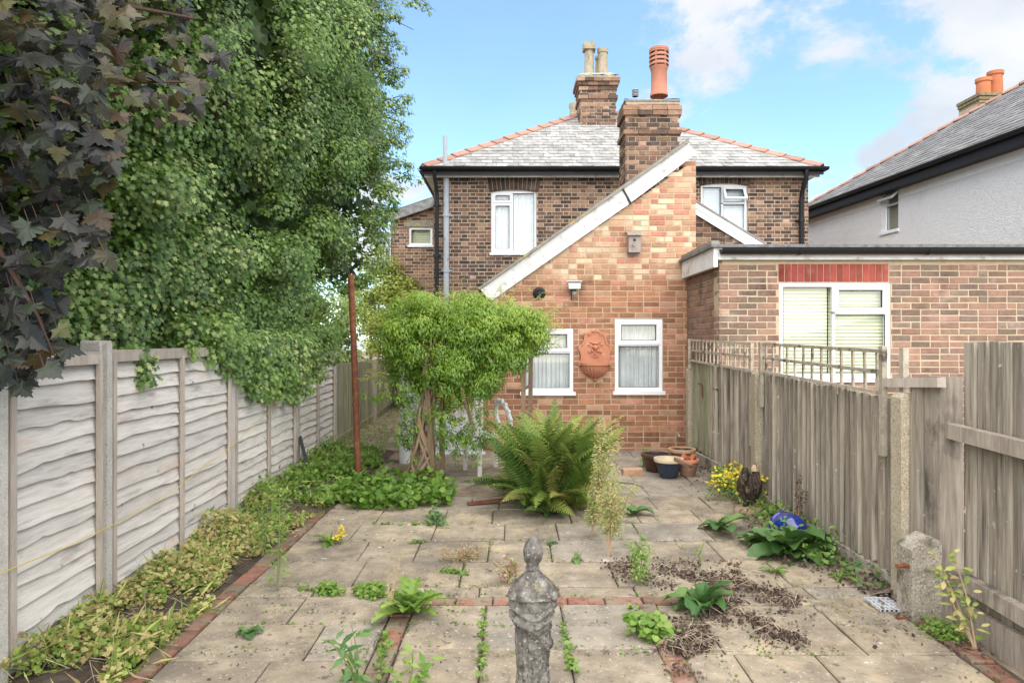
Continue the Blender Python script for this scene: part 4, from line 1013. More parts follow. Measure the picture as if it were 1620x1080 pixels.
mb.prism([(x + U(-.004, .004), 3.76, z + U(-.004, .004)) for x, z in pts], (0, .15, 0)); mb.build('shaft', m_spur, spur)
for z in (.31, .02):
    mb = MB(); mb.tube([(2.18, 3.80, z + .02), (2.10, 3.78, z + .025)], .012, 8); mb.lathe([(.022, -.01), (.022, .01)], 6, (2.165, 3.80, z + .02)); mb.build('bolt', m_rust, spur)
# near boarded fence, seen from its rail side
nf_ = thing('near_board_fence', 'tall grey board fence with two horizontal rails at the right edge', 'fence', (2.48, 2.5, 0))
d = 3.80; i = 0; NX = 2.475
while d > .6:
    wd = U(.085, .108); zt = 1.555 + U(-.006, .006); gap = .012 if i in (0,) else 0
    mb = MB(); mb.prism([(NX + .006, d, .08), (NX - .008, d - wd + .005, .08), (NX + .02, d - wd + .005, .08), (NX + .018, d, .08)], (U(-.004, .004), 0, zt - .08)); mb.build('fence_board', m_close, nf_); d -= wd + gap - .004; i += 1
mb = MB(); mb.box((NX + .024, .6, .08), (NX + .03, 3.78, 1.53)); mb.build('backing', m_post, nf_)  # added dark backing, its colour gives the shade between these boards
for z0, z1 in ((1.065, 1.03), (.275, .225)):
    mb = MB(); mb.bar((NX - .038, 3.86, z0), (NX - .038, .6, z1 - .06), .055, .082); mb.build('rail', m_post, nf_)
mb = MB(); mb.bar((NX - .03, 3.80, .06), (NX - .015, .6, .04), .035, .19); mb.build('gravel_board', m_post, nf_)
# ================================================================== rusty pole and the yellow line
mb = MB(); b = G(567, 762); tpt = P(555, 434, 7.7); mb.tube([b, (b + tpt) / 2 + Vector((.005, 0, 0)), tpt], [.034, .034, .034], 14)
mb.tube([b.lerp(tpt, .37) - Vector((0, 0, .012)), b.lerp(tpt, .37) + Vector((0, 0, .012))], .042, 14)
o = mb.build('rusty_pole', m_rust, smooth=True); tag(o, 'tall thin rust brown steel pole standing by the side passage', 'pole')
mb = MB(); tie = P(556, 500, 7.7) + Vector((-.03, -.02, 0))
pts = [tie, fp(9.72, .09, zz_(546, 9.7))]
for (px, py, d) in ((500, 577, 8.9), (462, 612, 7.8), (410, 650, 6.75), (357, 700, 5.85), (300, 742, 5.15), (240, 785, 4.6), (180, 815, 4.15), (150, 832, 3.92)):
    pts.append(fp(d, .085, zz_(py, d)))
for (d, py) in ((3.5, 866), (3.1, 900), (2.2, 1040)): pts.append(fp(d, .085, zz_(py, d)))
mb.tube(pts, .0026, 6); o = mb.build('yellow_line', flat('yellow_cord', (.62, .48, .10), rough=.7)); tag(o, 'thin yellow washing line slung along the lap fence from the rusty pole', 'cord')
# ================================================================== PATIO
patio = bpy.data.objects.new('patio', None); C.objects.link(patio); patio['kind'] = 'structure'
mb = MB(); mb.face([(-1.78, .2, .022), (2.33, .2, .022), (2.33, 9.58, .022), (-1.78, 9.58, .022)]); mb.build('joint_bed', m_soil, patio)
def slab(x0, x1, d0, d1, mat, z=.04):
    g_ = .0045; mb = MB(); zz0 = z + U(-.005, .005); c = .008
    tl = [U(-.003, .003) for _ in range(4)]
    def jj(): return U(-.003, .003)
    xm, dm = (x0 + x1) / 2, (d0 + d1) / 2
    co = [(x0 + g_, d0 + g_), (xm, d0 + g_), (x1 - g_, d0 + g_), (x1 - g_, dm), (x1 - g_, d1 - g_), (xm, d1 - g_), (x0 + g_, d1 - g_), (x0 + g_, dm)]
    co = [(x + jj(), y + jj()) for x, y in co]
    inn = [(xm + (x - xm) * (1 - 2 * c / (x1 - x0)) , dm + (y - dm) * (1 - 2 * c / (d1 - d0))) for x, y in co]
    zt = [zz0 + tl[(i // 2) % 4] for i in range(8)]
    vs = [(x, y, z_) for (x, y), z_ in zip(inn, zt)] + [(x, y, z_ - .007) for (x, y), z_ in zip(co, zt)] + [(x, y, -.01) for x, y in co]
    mb.add(vs, [tuple(range(8))] + [(8 + i, 8 + (i + 1) % 8, (i + 1) % 8, i) for i in range(8)] + [(16 + i, 16 + (i + 1) % 8, 8 + (i + 1) % 8, 8 + i) for i in range(8)])
    mb.build('paving_slab', mat, patio)
def rowfill(x0, x1, d0, d1, widths=(.42, .5, .6), mat=None, grey=.15, cuts=None):
    x = x0; k = 0
    while x < x1 - .02:
        w_ = random.choice(widths)
        if cuts and k < len(cuts): e = cuts[k]
        else: e = x + w_
        if x1 - e < .2: e = x1
        e = min(e, x1)
        slab(x, e, d0, d1, m_slabg if random.random() < grey else m_slab); x = e; k += 1
XL, XR = -1.64, 2.30
rws = [4.12, 4.30, 4.78, 5.27, 5.75, 6.24]
cuts = {0: [-1.2, -.75, -.2, .28, .75, 1.3, 1.8], 1: [-1.0, -.33, .02, .66, 1.24, 1.75], 2: [-1.08, -.69, -.17, .28, .93, 1.48], 3: [-1.25, -.62, -.06, .36, 1.0, 1.55], 4: [-1.15, -.58, -.17, .5, 1.08, 1.6]}
for i in range(5): rowfill(XL, XR if i > 0 else 2.2, rws[i], rws[i + 1], cuts=cuts[i], grey=.15)
for d0, d1 in ((6.24, 6.78), (6.78, 7.32), (7.32, 7.9), (7.9, 8.45), (8.45, 9.0), (9.0, 9.57)):
    if d0 > 6.7: rowfill(.2 + U(-.1, .1), XR, d0, d1, grey=.9)
    else: rowfill(XL, XR, d0, d1, grey=.5)
    if d0 > 7.3: rowfill(-.9, .2, d0, d1, grey=.6)
slab(-1.95, -1.35, 10.3, 10.95, m_slabg)
# near field: squares framed by lines of edging brick
def bricks_along(a, b, w_=.105, z=.043):
    a = Vector(a); b = Vector(b); L = (b - a).length; n = max(1, round(L / .225)); t = (b - a) / n; s_ = t.normalized().cross(Vector((0, 0, 1)))
    for i in range(n):
        mb = MB(); c0 = a + t * (i + .02); c1 = a + t * (i + .98); zj = U(-.006, .006)
        q = [c0 - s_ * w_ / 2, c1 - s_ * w_ / 2, c1 + s_ * w_ / 2, c0 + s_ * w_ / 2]
        q = [p + Vector((U(-.004, .004), U(-.004, .004), 0)) for p in q]; cc = sum(q, Vector()) / 4
        top = [p.lerp(cc, .06) + Vector((0, 0, z + zj)) for p in q]; mid = [p + Vector((0, 0, z + zj - .008)) for p in q]; bot = [p + Vector((0, 0, -.02)) for p in q]
        mb.add(top + mid + bot, [(0, 1, 2, 3)] + [(4 + k, 4 + (k + 1) % 4, (k + 1) % 4, k) for k in range(4)] + [(8 + k, 8 + (k + 1) % 4, 4 + (k + 1) % 4, 4 + k) for k in range(4)])
        if mb.f and True:
            me = mb.mesh('edging_brick', m_edge); me.polygons.foreach_set('material_index', [0] * len(me.polygons)); link('edging_brick', me, patio)
bricks_along((-1.70, .3, 0), (-1.70, 6.1, 0))
bricks_along((-.62, .3, 0), (-.62, 4.05, 0)); bricks_along((.775, .3, 0), (.775, 4.0, 0))
bricks_along((-.55, 4.055, 0), (1.2, 4.055, 0)); bricks_along((2.235, .3, 0), (2.235, 3.74, 0))
rowfill(XL, -.68, 3.72, 4.12, cuts=[-1.22, -.68], grey=.2); rowfill(XL, -.68, 3.3, 3.72, cuts=[-1.0, -.68], grey=.3); rowfill(-.565, .725, 3.43, 4.0, cuts=[-.15, .28, .725], grey=.1)
for k, d0 in enumerate((2.86, 2.29, 1.72, 1.15, .58)):
    rowfill(XL, -.68, d0 - .1, d0 + .44, cuts=[-1.15, -.68], grey=.3); rowfill(-.565, .725, d0, d0 + .57, cuts=[-.15, .28, .725], grey=.1)
rowfill(1.26, 2.2, 4.0, 4.12, cuts=[1.75, 2.2]); rowfill(.83, 2.17, 3.88, 4.0, cuts=[1.2, 1.74, 2.17]); rowfill(.83, 2.17, 3.37, 3.88, cuts=[1.04, 1.74, 2.17], grey=.05)
for d0 in (2.80, 2.23, 1.66, 1.09, .52): rowfill(.83, 2.17, d0, d0 + .57, cuts=[1.08, 1.47, 2.17], grey=.05)
# soil bed along the left fence
mb = MB(); nx, ny = 8, 60; vs = []
for j in range(ny + 1):
    d = .4 + (9.7 - .4) * j / ny
    for i in range(nx + 1):
        t = i / nx; x = fx(d) + .02 + ((-1.755 if d < 6.2 else -1.5) - fx(d) - .02) * t
        vs.append((x, d, .012 + .05 * math.sin(math.pi * t) + mnoise.noise((x * 5, d * 5, 0)) * .025 + .02 * mnoise.noise((x * 19, d * 19, 0))))
mb.add(vs, [(j * (nx + 1) + i, j * (nx + 1) + i + 1, (j + 1) * (nx + 1) + i + 1, (j + 1) * (nx + 1) + i) for i in range(nx) for j in range(ny)])
tag(mb.build('soil_bed', m_soil, smooth=True), kind='structure')
# trodden earth of the passage
mb = MB(); nx, ny = 16, 60; vs = []
for j in range(ny + 1):
    d = 6.3 + (17 - 6.3) * j / ny
    for i in range(nx + 1):
        t = i / nx; x0 = -1.6 if d < 9.6 else fx(d); x1 = .15 if d < 9.6 else -1.2; x = x0 + (x1 - x0) * t
        vs.append((x, d, .03 + mnoise.noise((x * 3, d * 3, 4)) * .025 + .012 * mnoise.noise((x * 17, d * 17, 0)) - (.05 if d < 6.8 else 0)))
mb.add(vs, [(j * (nx + 1) + i, j * (nx + 1) + i + 1, (j + 1) * (nx + 1) + i + 1, (j + 1) * (nx + 1) + i) for i in range(nx) for j in range(ny)])
tag(mb.build('earth_path', m_earth, smooth=True), kind='structure')
# ================================================================== WALL FURNITURE
# terracotta wall fountain
fo = thing('wall_fountain', 'terracotta wall fountain with carved mask above a fluted half bowl', 'fountain', P(941, 560, DE))
sc = DE / F
def wp(px, py, out=0): return P(px, py, DE) + Vector((0, -out, 0))
half = [(0, 524), (5, 521), (9, 525), (14, 526), (17, 531), (18, 538), (21, 544), (26, 546), (27, 551), (24, 556), (22, 563), (22, 568), (25, 572), (26, 578)]
outl = [(941 + x, y) for x, y in half] + [(941 - x, y) for x, y in half[::-1][:-1]]
mb = MB(); back = [wp(x, y, .004) for x, y in outl]; frontp = [wp(x, y, .045) for x, y in outl]
cx_, cy_ = 941, 554; inn = [wp(cx_ + (x - cx_) * .86, cy_ + (y - cy_) * .88, .045) for x, y in outl]; inn2 = [wp(cx_ + (x - cx_) * .83, cy_ + (y - cy_) * .85, .036) for x, y in outl]
n = len(outl); mb.add(back + frontp + inn + inn2, [(a * n + (i + 1) % n, a * n + i, (a + 1) * n + i, (a + 1) * n + (i + 1) % n) for a in range(3) for i in range(n)] + [tuple(3 * n + i for i in range(n))])
mb.build('backplate', m_terra, fo)
mb = MB(); Mb = Matrix.Identity(3)
rim, bot = zz_(575, DE), zz_(598, DE); rr = 22 * sc; hb = rim - bot
prof = [(.02, bot - .035), (.035, bot - .02), (.03, bot), (rr * .45, bot + hb * .12), (rr * .75, bot + hb * .35), (rr * .93, bot + hb * .65), (rr * .97, bot + hb * .86), (rr * 1.08, bot + hb * .9), (rr * 1.08, rim + .012), (rr * .98, rim + .012), (rr * .93, rim - .03), (rr * .6, bot + hb * .3), (.01, bot + hb * .25)]
def flute(an, i, r): return r * (1 + (.05 * math.cos(an * 22) if 2 < i < 6 else 0))
c = wp(941, 0); mb.lathe(prof, 88, (c.x, DE - .02, 0), fn=lambda an, i, r: flute(an, i, r)); mb.v = [(x, min(y, DE - .006), z) for x, y, z in mb.v]
mb.build('bowl', m_terra, fo, smooth=True)
mb = MB()
for (px, py, ox, rx, ry, rz) in ((941, 543, .055, .05, .03, .012), (941, 549, .05, .042, .035, .035), (935, 548, .075, .012, .012, .009), (947, 548, .075, .012, .012, .009), (941, 551, .09, .011, .02, .026), (936, 555, .068, .017, .02, .016), (946, 555, .068, .017, .02, .016),
     (941, 560, .07, .012, .02, .014), (941, 565, .055, .010, .012, .012), (932, 556, .055, .012, .015, .025), (950, 556, .055, .012, .015, .025), (937, 563, .052, .010, .012, .016), (945, 563, .052, .010, .012, .016), (931, 545, .058, .02, .012, .010), (951, 545, .058, .02, .012, .010), (934, 541, .055, .018, .012, .008), (948, 541, .055, .018, .012, .008)):
    mb.blob(wp(px, py, ox - .01), (rx, ry, rz), 10, 7, jit=.08)
mb.build('mask', m_terra, fo, smooth=True)
mb = MB()
for s in (-1, 1):
    for k in range(12):
        an = k * .52; r = .022 * (1 - k / 14); mb.blob(wp(941 + s * 9, 529, .045) + Vector((s * r * math.cos(an), 0, r * math.sin(an))), .007, 6, 4)
for k in range(7): mb.blob(wp(941, 525, .045) + Vector(((k - 3) * .014, 0, .018 - abs(k - 3) * .004)), (.009, .01, .014), 7, 5)
mb.build('scroll', m_terra, fo, smooth=True)
# black round wall vent
vt = thing('wall_vent', 'round black plastic boiler flue vent on red brick', 'vent', P(853, 464, DE))
c = P(853, 464, DE); RY = Matrix.Rotation(R(90), 3, 'X')
mb = MB(); mb.lathe([(.088, 0), (.088, .012), (.078, .02), (.06, .02)], 28, c, M=RY); mb.lathe([(.06, .02), (.06, .05), (.05, .055), (.05, .03), (.0, .03)], 24, c, M=RY); mb.build('flange', m_black, vt, smooth=True)
mb = MB()
for k in range(6):
    an = k * math.pi / 3; mb.bar(c + Vector((.015 * math.cos(an), -.06, .015 * math.sin(an))), c + Vector((.055 * math.cos(an), -.06, .055 * math.sin(an))), .008, .01)
mb.lathe([(.022, .05), (.022, .075), (0, .078)], 14, c, M=RY); mb.build('grille', m_black, vt)
# flood light
fl = thing('flood_light', 'grey security flood light with motion sensor on the extension wall', 'light', P(907, 452, DE))
c = P(907, 452, DE); mb = MB()
q = [(-.095, -.20, .03), (.095, -.20, .03), (.085, -.22, -.065), (-.085, -.22, -.065)]; b = [(-.075, -.05, .055), (.075, -.05, .055), (.07, -.06, -.04), (-.07, -.06, -.04)]
mb.add([c + Vector(x) for x in q + b], [(4, 5, 1, 0), (5, 6, 2, 1), (6, 7, 3, 2), (7, 4, 0, 3), (7, 6, 5, 4)]); mb.add([c + Vector(x) for x in ((-.105, -.205, .04), (.105, -.205, .04), (.105, -.19, .055), (-.105, -.19, .055), (-.08, -.05, .065), (.08, -.05, .065))], [(0, 1, 2, 3), (3, 2, 5, 4)])
mb.build('housing', flat('grey_casting', (.38, .39, .40), rough=.5), fl)
mb = MB(); mb.face([c + Vector(x) for x in ((-.088, -.204, .024), (.088, -.204, .024), (.079, -.219, -.058), (-.079, -.219, -.058))]); mb.build('lens', flat('lamp_glass', (.42, .47, .42), rough=.15), fl)
mb = MB(); mb.box((c.x - .03, c.y - .09, c.z - .10), (c.x + .03, c.y - .001, c.z - .03)); mb.build('bracket', m_black, fl)
mb = MB(); mb.blob(c + Vector((0, -.10, -.105)), (.032, .035, .035), 12, 8); mb.build('sensor', m_lead, fl, smooth=True)
mb = MB(); mb.tube([c + Vector((-.03, -.02, -.09)), c + Vector((-.03, -.008, -.2))], .006, 6); mb.build('cable', m_black, fl)
# bird box
bb = thing('bird_box', 'small weathered wooden bird box high on the pale brick gable', 'bird box', P(1001, 385, DE))
a = P(992, 401, DE); b_ = P(1011, 371, DE); m_bb = surf('weathered_pine', [(.30, .25, .22), (.42, .36, .33)], scale=6, stretch=(6, 6, 1), rough=.9)
mb = MB(); hz = DE - .14
mb.prism([(a.x, hz, a.z), (b_.x, hz, a.z), (b_.x, hz, b_.z - .03), (a.x, hz, b_.z - .03)], (0, .012, 0)); mb.build('front', m_bb, bb)
mb = MB()
for x in (a.x, b_.x - .012): mb.prism([(x, hz + .0125, a.z), (x, DE - .01, a.z), (x, DE - .01, b_.z + .03), (x, hz + .0125, b_.z - .03)], (.012, 0, 0))
mb.box((a.x + .0125, hz + .013, a.z), (b_.x - .0125, DE - .01, a.z + .012)); mb.box((a.x, DE - .009, a.z - .03), (b_.x, DE - .004, b_.z + .03)); mb.build('side', m_bb, bb)
mb = MB(); mb.prism([(a.x - .02, hz - .04, b_.z - .035), (b_.x + .02, hz - .04, b_.z - .035), (b_.x + .02, DE - .005, b_.z + .035), (a.x - .02, DE - .005, b_.z + .035)], (0, .003, .014)); mb.build('lid', m_post, bb)
mb = MB(); mb.lathe([(.0, .003), (.018, .003), (.018, -.01)], 16, P(1001, 382, DE) * 1.0 - Vector((0, .14, 0)), M=RY); mb.build('hole', m_dark, bb)
mb = MB(); mb.bar(P(997.5, 388, hz) + Vector((0, -.03, 0)), P(1005, 388, hz) + Vector((0, -.03, 0)), .012, .01); mb.bar(P(1001, 388, hz), P(1001, 388, hz) + Vector((0, -.04, 0)), .008, .008); mb.build('perch', m_post, bb)
# ================================================================== POTS by the wall
def potthing(label, px, py, r, h, mat, inner, rimr=1.06, taper=.66, ribs=0, tilt=None, soil=None, group='empty plant pots by the brick wall', rimmat=None, arc=None):
    b = G(px, py, .045); t = thing('plant_pot', label, 'plant pot', b, group)
    prof = [(r * taper * .96, 0), (r * taper, .01), (r * (taper + (1 - taper) * .45), h * .45), (r * .97, h * .80)]
    rim_ = [(r * .97, h * .80), (r * rimr, h * .83), (r * rimr * 1.02, h * .97), (r * rimr, h), (r * .90, h), (r * .88, h * .94)]
    ins = [(r * .88, h * .94), (r * taper * .9, h * .25), (.0, h * .22)]
    fn = (lambda an, i, rr_: rr_ * (1 + .02 * math.cos(an * ribs))) if ribs else None
    mb = MB(); mb.lathe(prof, 40 if not ribs else 72, b, fn=fn); mb.build('body', mat, t, smooth=True)
    mb = MB(); mb.lathe(rim_, 40, b); mb.build('rim', rimmat or mat, t, smooth=True)
    mb = MB(); mb.lathe(ins, 40, b); mb.build('inside', inner, t, smooth=True)
    return t, b
m_blueglz = surf('blue_black_glaze', [(.012, .018, .035), (.03, .045, .08)], scale=9, rough=.25, spec=.6, bump=.05)
m_creamglz = surf('cream_glaze', [(.50, .42, .28), (.62, .53, .37)], scale=7, rough=.35, bump=.1)
m_brownglz = surf('dark_brown_glaze', [(.035, .02, .014), (.10, .05, .03)], scale=7, rough=.3, bump=.1)
m_oldterra = surf('weathered_terracotta_pot', [(.19, .10, .07), (.30, .16, .11)], scale=9, rough=.9, stain=((.33, .27, .22), 12, (1, 1, 1), .55, .7))
potthing('dark blue glazed bowl pot with a wide cream rim by the wall', 1058, 754, .155, .21, m_blueglz, m_creamglz, 1.05, .62, ribs=26, rimmat=m_creamglz)
potthing('dark brown glazed trough pot behind the cream rimmed bowl', 1038, 744, .165, .20, m_brownglz, m_dark, 1.05, .72)
potthing('brown rimmed pot in the wall corner with a broken piece in it', 1079, 738, .15, .22, m_oldterra, m_brownglz, 1.08, .66, rimmat=surf('sandy_rim', [(.34, .22, .13), (.46, .30, .18)], scale=8))
potthing('brown ribbed terracotta pot with an orange broken pot nested inside', 1088, 752, .115, .19, m_oldterra, m_terra, 1.06, .72, rimmat=m_terra)
b = G(1088, 752, .045); mb = MB(); mb.lathe([(.055, .16), (.085, .19), (.092, .235), (.085, .235), (.06, .17)], 26, b); mb.v = [(x, y, z if z < b.z + .2 else z - max(0, .05 * math.sin((x - b.x) * 60) + .02)) for x, y, z in mb.v]
o = mb.build('broken_pot', m_orange_pot, smooth=True); tag(o, 'broken bright orange pot rim nested in the ribbed terracotta pot', 'broken pot')
mb = MB(); b = G(1080, 734, .26); mb.lathe([(.10, 0), (.11, .03), (.10, .035), (.07, .01)], 16, b, M=Matrix.Rotation(R(22), 3, 'Y')); o = mb.build('pot_shard', m_oldterra, smooth=True); tag(o, 'curved brown pot shard lying in the corner pot', 'pot shard')
mb = MB(); b = G(1002, 752, .04); mb.box((b.x - .12, b.y - .05, .04), (b.x + .10, b.y + .07, .115), jit=.01); o = mb.build('loose_brick', BX[2]); tag(o, 'loose orange pink brick on the slabs left of the pots', 'brick')
# ================================================================== slate tile leaning at the fence post
mb = MB(); b = fp(7.62, .25, .02); tp = fp(7.86, .07, .47); u_ = ft * .055
mb.prism([b - u_ * 1, b + u_ * 1, tp + u_ * 1, tp - u_ * .6], fn * .012 + Vector((0, 0, .004))); o = mb.build('slate_tile', flat('dark_slate', (.045, .05, .055), rough=.6, bump=.2)); tag(o, 'narrow dark slate tile leaning against the lap fence post', 'slate')
# ================================================================== white garden chair
ch = thing('garden_chair', 'white garden chair with open oval back half hidden by the fern', 'chair', G(772, 746))
m_chair = flat('white_chair_paint', (.78, .78, .77), rough=.4)
cb0 = G(772, 748, .02); Mc = Matrix.Translation(cb0) @ Matrix.Rotation(R(-62), 4, 'Z')
def cl(x, y, z): return Mc @ Vector((x, y, z))
for x in (-.19, .19):
    for y in (-.19, .19):
        mb = MB(); mb.bar(cl(x * 1.06, y * 1.06, 0), cl(x, y, .42), .04, .035); mb.build('leg', m_chair, ch)
mb = MB(); mb.lathe([(.0, .43), (.22, .43), (.24, .44), (.24, .46), (.0, .465)], 28, cb0); mb.build('seat', m_chair, ch, smooth=True)
mb = MB(); pts = []
for k in range(25):
    an = 2 * math.pi * k / 24; pts.append(cl(.17 * math.cos(an), .20 - .04 * math.sin(an), .63 + .19 * math.sin(an)))
mb.tube(pts, .026, 8, cap=False); mb.build('back_ring', m_chair, ch, smooth=True)
for k in range(14):
    an = 2 * math.pi * k / 14; mb = MB(); mb.blob(cl(.19 * math.cos(an), .20 - .04 * math.sin(an), .63 + .215 * math.sin(an)), .026, 8, 6); mb.build('scroll_boss', m_chair, ch, smooth=True)
# ================================================================== STATUE in the foreground
stt = thing('garden_statue', 'weathered lichen grey stone garden statue with worn egg shaped head and draped robe', 'statue', (0.075, 2.5, 0))
m_stone = surf('lichened_stone', [(.055, .05, .044), (.145, .135, .118), (.27, .255, .23)], scale=24, rough=.95, spots=[((.36, .34, .30), 75, .58, .72), ((.06, .055, .048), 45, .55, .68), ((.30, .27, .15), 17, .66, .74)], bump=1, bscale=70, var=0, bdist=.012, stain=((.09, .08, .075), 6, (1, 1, .5), .5, .66))
sx, sd = (843 - CX) * 2.5 / F, 2.5
sp = 2.5 / F
def sz(py): return H - (py - HZ) * sp
# rings: (py, half width px, half depth px)
rings = [(846, 1, 1), (850, 6, 6), (857, 11, 11), (866, 14.5, 14), (875, 15.5, 15), (884, 14, 14), (890, 10.5, 11), (894, 9.5, 10), (896, 11, 11), (899, 11, 11), (901, 9.5, 10), (905, 13, 12), (911, 21, 15), (918, 28, 18), (926, 33, 21), (932, 35.5, 22), (938, 36, 23), (943, 37, 25), (945, 31, 20), (948, 31.5, 20.5), (953, 34, 22), (958, 32, 22), (966, 30.5, 21), (972, 30, 21), (975, 29, 21), (978, 30, 23), (983, 29, 22), (990, 28, 22), (1000, 27, 21), (1010, 26.5, 21), (1030, 25.5, 21), (1055, 25, 21), (1080, 26, 22), (1120, 27, 23), (1180, 28, 24), (1225, 30, 26)]
dense = []
for (a, b) in zip(rings, rings[1:]):
    k = 3 if b[0] < 1000 else 6
    for i in range(k):
        t = i / k; dense.append(tuple(a[j] + (b[j] - a[j]) * t for j in range(3)))
dense.append(rings[-1])
def statue_pt(py, hw, hd, an):
    ca, sa = math.cos(an), math.sin(an)   # an = -pi/2 faces the camera
    r = 1.0; front = max(0, -sa)
    x = hw * ca; y = hd * sa
    if py > 905:
        f = 0
        if py > 985: f += .13 * abs(math.sin(an * 6.5 + .5 * math.sin(an * 3))) - .07 + .02 * math.sin(an * 21 + py * .02)      # robe folds
        if 908 < py < 944: f += .13 * abs(math.sin(an * 5.5 + .012 * (py - 900))) * min(1, (py - 905) / 14) - .06                       # cape folds
        sash = 1000 + 22 * ca                                                           # twisted sash round the hips
        f += .24 * math.exp(-((py - sash + 6) / 8) ** 2) * (.75 + .25 * math.sin(an * 30 + py))
        f += .17 * math.exp(-((py - (955 + 18 * front - 8 * abs(ca))) / 3.5) ** 2)       # swag lines
        f += .14 * math.exp(-((py - (972 + 14 * front - 6 * abs(ca))) / 3.0) ** 2)
        # folded arms
        for s in (-1, 1):
            f += .10 * math.exp(-(((ca - s * .78) / .28) ** 2)) * math.exp(-((py - 948) / 14) ** 2)
        f += .18 * math.exp(-(((ca - .72) / .3) ** 2)) * math.exp(-((py - 1012) / 9) ** 2) * (front + .3)   # knot of the sash
        r += f
    else:
        if 856 < py < 890:
            r += .10 * math.exp(-((an + math.pi / 2) / .16) ** 2) * math.exp(-((py - 874) / 4) ** 2)     # nose
            for s in (-1, 1): r -= .07 * math.exp(-((an + math.pi / 2 - s * .42) / .2) ** 2) * math.exp(-((py - 870) / 3) ** 2)
            r -= .05 * math.exp(-((an + math.pi / 2) / .3) ** 2) * math.exp(-((py - 881) / 1.6) ** 2)
            for s in (-1, 1): r += .05 * math.exp(-((ca - s) / .08) ** 2) * math.exp(-((py - 873) / 6) ** 2)
    p = Vector((sx + x * r * sp, sd + y * r * sp, sz(py)))
    e = mnoise.noise(p * 38) * .003 + mnoise.noise(p * 90) * .0018
    p.x += e * ca; p.y += e * sa
    return p
n = 96; mb = MB()
base = len(mb.v)
for (py, hw, hd) in dense:
    for j in range(n): mb.v.append(tuple(statue_pt(py, hw, hd, 2 * math.pi * j / n - math.pi / 2)))
for i in range(len(dense) - 1):
    for j in range(n):
        mb.f.append((i * n + j, (i + 1) * n + j, (i + 1) * n + (j + 1) % n, i * n + (j + 1) % n)); mb.m.append(0)
mb.build('figure', m_stone, stt, smooth=False)
stt.children[0].data.polygons.foreach_set('use_smooth', [True] * len(stt.children[0].data.polygons))
mb = MB(); mb.lathe([(.10, .04), (.105, .05), (.10, .075), (.085, .085), (.0, .085)], 40, (sx, sd, 0)); mb.build('plinth', m_stone, stt, smooth=True)
# ================================================================== COCKEREL ornament (seen from behind)
rb = thing('cockerel_ornament', 'dark brown and cream cockerel ornament on a ridged round base by the board fence', 'ornament', G(1190, 812, .04))
m_cock = surf('painted_feathers', [(.012, .009, .007), (.025, .018, .014), (.12, .085, .06)], scale=22, stretch=(3, 3, .5), rough=.6, stain=((.36, .28, .20), 13, (2, 2, .5), .56, .68), bump=.8, bscale=60)
m_cock2 = surf('cream_feathers', [(.36, .27, .18), (.52, .42, .30)], scale=18, stretch=(3, 3, .6), rough=.7, bump=.6)
gb = G(1190, 812, .04); q = gb.y / F
def ck(px, py, dy=0): return Vector(((px - CX) * (gb.y) / F, gb.y + dy, H - (py - HZ) * gb.y / F))
def skin(name, pts, radii, mat, parent, n=12, feather=.12):
    mb = MB(); mb.tube(pts, radii, n); o = mb.build(name, mat, parent, smooth=True); return o
bod = MB(); K_ = 26; nn = 20
prof = [(797, 5), (793, 9), (786, 13), (778, 17.5), (768, 19.5), (760, 18), (754, 12), (750, 6)]
pp_ = [(1185 + (1 if i < 3 else 0), y, 0) for i, (y, r) in enumerate(prof)]
for i, (y, r) in enumerate(prof):
    for j in range(nn):
        an = 2 * math.pi * j / nn; f = 1 + .07 * math.sin(an * 7 + i * 2.1) + U(-.04, .04); c = ck(1186 + (790 - y) * .04, y)
        bod.v.append((c.x + r * q * f * math.cos(an), c.y + .02 + r * q * 1.15 * f * math.sin(an), c.z))
for i in range(len(prof) - 1):
    for j in range(nn): bod.f.append((i * nn + j, (i + 1) * nn + j, (i + 1) * nn + (j + 1) % nn, i * nn + (j + 1) % nn)); bod.m.append(0)
bod.f.append(tuple(range(nn))); bod.m.append(0); bod.f.append(tuple((len(prof) - 1) * nn + j for j in range(nn))[::-1]); bod.m.append(0)
bod.build('body', m_cock, rb, smooth=True)
fp_, fn2, fd_ = [], [], []
for i, (y, r) in enumerate([(a_ + (b2 - a_) * t_, r1 + (r2 - r1) * t_) for (a_, r1), (b2, r2) in zip(prof, prof[1:]) for t_ in (0, .33, .66)]):
    for j in range(26):
        an = 2 * math.pi * j / 26 + i * .5; c = ck(1186 + (790 - y) * .04, y); n3 = Vector((math.cos(an), math.sin(an), .1)); fp_.append(tuple(c + Vector((r * q * math.cos(an), .02 + r * q * 1.15 * math.sin(an), 0)) * 1.03)); fn2.append(tuple(n3)); fd_.append((n3.x * .25, n3.y * .25, -1))
for (x0, y0, dy, r) in ((1176, 763, -.05, 9), (1174, 755, -.075, 8), (1174, 747, -.085, 7), (1199, 762, .03, 8), (1199, 753, .05, 6.5), (1199, 746, .055, 6)):
    for j in range(26):
        v = norm(rng.normal(size=(1, 3)))[0]; fp_.append(tuple(ck(x0, y0, dy) + Vector(v) * r * q * 1.02)); fn2.append(tuple(v)); fd_.append((v[0] * .2, v[1] * .2, -1))
m_fth = leafmat('painted_feather', [(.010, .008, .007), (.02, .015, .012), (.03, .022, .016), (.05, .035, .024), (.26, .19, .12)], trans=0, rough=.55)
merge_leaf('feathers', fp_, fn2, rng.uniform(.014, .030, len(fp_)), LANCE, m_fth, direc=fd_, width=1.5, parent=rb)['kind'] = 'stuff'
skin('tail', [ck(1179, 772, -.04), ck(1174, 757, -.07), ck(1173, 747, -.085), ck(1175, 739, -.08), ck(1179, 739, -.07)], [q * 10, q * 8.5, q * 7.5, q * 5, q * 2], m_cock, rb)
